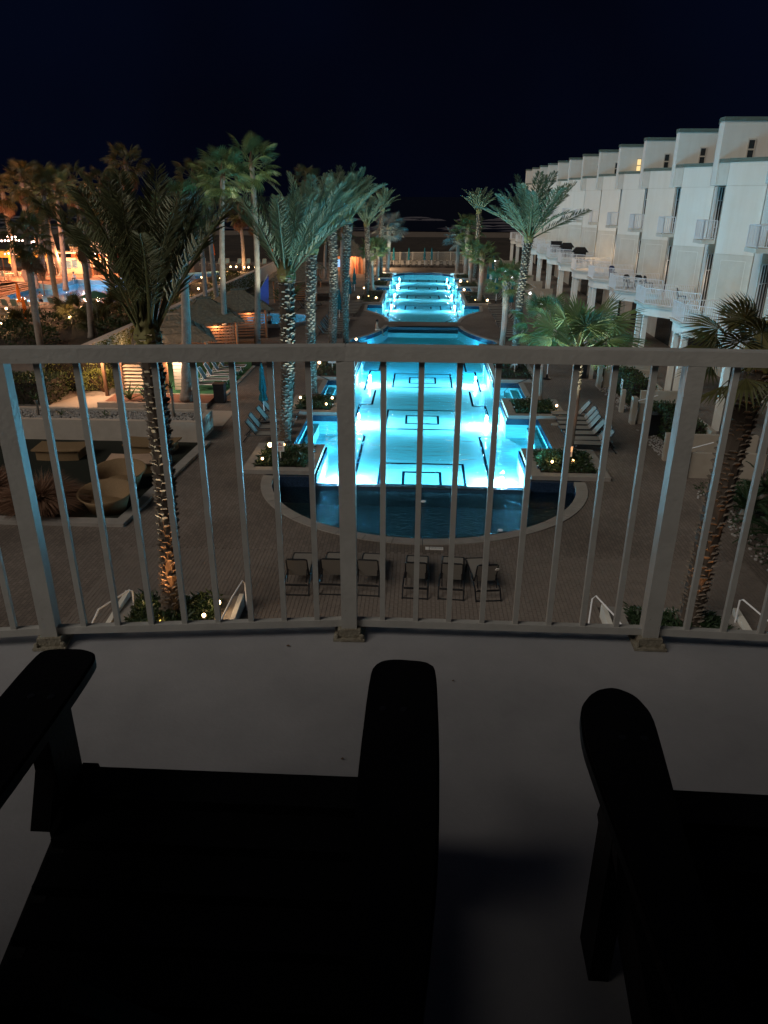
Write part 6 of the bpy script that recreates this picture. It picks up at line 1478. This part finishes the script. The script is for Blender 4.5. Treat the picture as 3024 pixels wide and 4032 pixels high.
# iron fence on terrace
ifn = thing('iron_fence', 'black iron fence behind the dining chairs', 'fence')
MB().bar((-56, 97.4, 1.35), (-50.6, 96.2, 1.35), .05).build('rail', 'dark_metal', ifn); MB().bar((-56, 97.4, .55), (-50.6, 96.2, .55), .05).build('rail', 'dark_metal', ifn)
pk = None
for i in range(36):
    q = Vector((-56, 97.4, 0)).lerp(Vector((-50.6, 96.2, 0)), i / 35)
    if pk is None: o = MB().bx(-.02, .02, -.02, .02, .34, 1.4).build('picket', 'dark_metal', ifn); pk = o.data
    else: o = inst('picket', pk, ifn)
    o.location = q
# path lights around lagoon
for i, (x, y) in enumerate(((-27.2, 94.0), (-26.9, 94.6), (-24.6, 92.9), (-27.1, 82.4), (-26.3, 81.8), (-25.4, 82.0), (-24.2, 82.0), (-27.2, 108.8), (-26.4, 108.9), (-25.1, 108.2), (-24.5, 108.3), (-23.6, 108.4), (-26.3, 70.2), (-29.0, 61.0), (-23.5, 74.5), (-33.0, 57.5), (-36.8, 65.5), (-30.6, 67.0))):  # a couple are added to warm the lawn chairs near the lagoon
    spike(x, y, .1, 'amber path light in the beds between lagoon and ivy wall, %s from the bar' % ORD[i], 150 if i % 2 == 0 else 100, 'bulb_warm', (1, .55, .24), r=.11, tall=.4)
for i, x in enumerate((-17.9, -17.2, -16.6, -16.0)):
    spike(x, 102.5, 2.6, 'warm hanging bulb in the dark beyond the cabanas, %s' % ORD[i], 4, 'bulb_warm', r=.12, tall=.05)
# bushes and fan plants in the dark bed
for i, (x, y, rr, lb) in enumerate(((-30.3, 58.3, 1.4, 'dark bush beside the near lagoon loungers'), (-27.6, 60.6, 1.3, 'dark bush below the leaning palm'), (-24.0, 60.5, 1.2, 'dark bush near the ivy wall, lagoon side'), (-22.9, 55, 1.1, 'dark bush at the foot of the ivy wall'), (-28.0, 52.0, 1.5, 'dark bush at the lower left above the railing'), (-31.5, 54.5, 1.4, 'dark bush at the left picture edge above the railing'), (-24.5, 70.5, 1.3, 'dark bush behind the big date palm crown'), (-25.6, 78.0, 1.2, 'amber flecked bush by the path lights'), (-22.4, 84, 1.1, 'amber flecked bush farther along the ivy wall'), (-24.6, 95.5, 1.2, 'low bush lit by the far path lights'))):
    t = thing('bush', lb, 'bush', group='bushes in the dark bed beside the lagoon'); leaf_ball('foliage', [(x, y, .5, rr, rr, 1.0), (x + .8, y + .6, .4, rr * .7, rr * .7, .8)], 620, .26, .05, 'hedge', t, 40 + i)
    MB().bar((x, y, 0), (x, y, .8), .1).build('stem', 'darktimber', t)
for i, (x, y, s, lb) in enumerate(((-29.5, 62.5, 1.3, 'low fan palm clump at the near lagoon edge'), (-26.9, 66.5, 1.4, 'low fan palm clump under the green umbrella'), (-31.4, 57.6, 1.0, 'low spiky fan clump by the lawn chairs'), (-25.2, 57.5, 1.2, 'low fan palm clump beneath the skirted palm'), (-27.5, 72.5, 1.2, 'low fan palm clump in front of the lagoon lights'))):
    t = thing('fan_plant', lb, 'plant', (x, y, .2), 0, 'low fan palm clumps'); r = random.Random(90 + i)
    MB().lathe([(.16, -.2), (.18, .2), (.08, .4)], 7).build('stem', 'trunk_date', t)
    for k in range(16):
        a = k * 2.4; e = radians(r.uniform(10, 80)); inst('fan_leaf', fronds('fanwarm')[k % 3], t, Matrix.Translation((0, 0, .3)) @ orient((cos(a) * cos(e), sin(a) * cos(e), sin(e)), r.uniform(-.4, .4)) @ Matrix.Scale(s * r.uniform(.8, 1.1), 4))
# dusky beds as ground
struct(MB().prism([(-34, 50), (-20.6, 50), (-20.6, 118), (-27.2, 118), (-27.0, 104), (-28.4, 97), (-28.0, 91), (-30.3, 88.6), (-34, 85), (-30.4, 78), (-30.7, 72)], .0, .02).build('planting_bed', 'soil'))
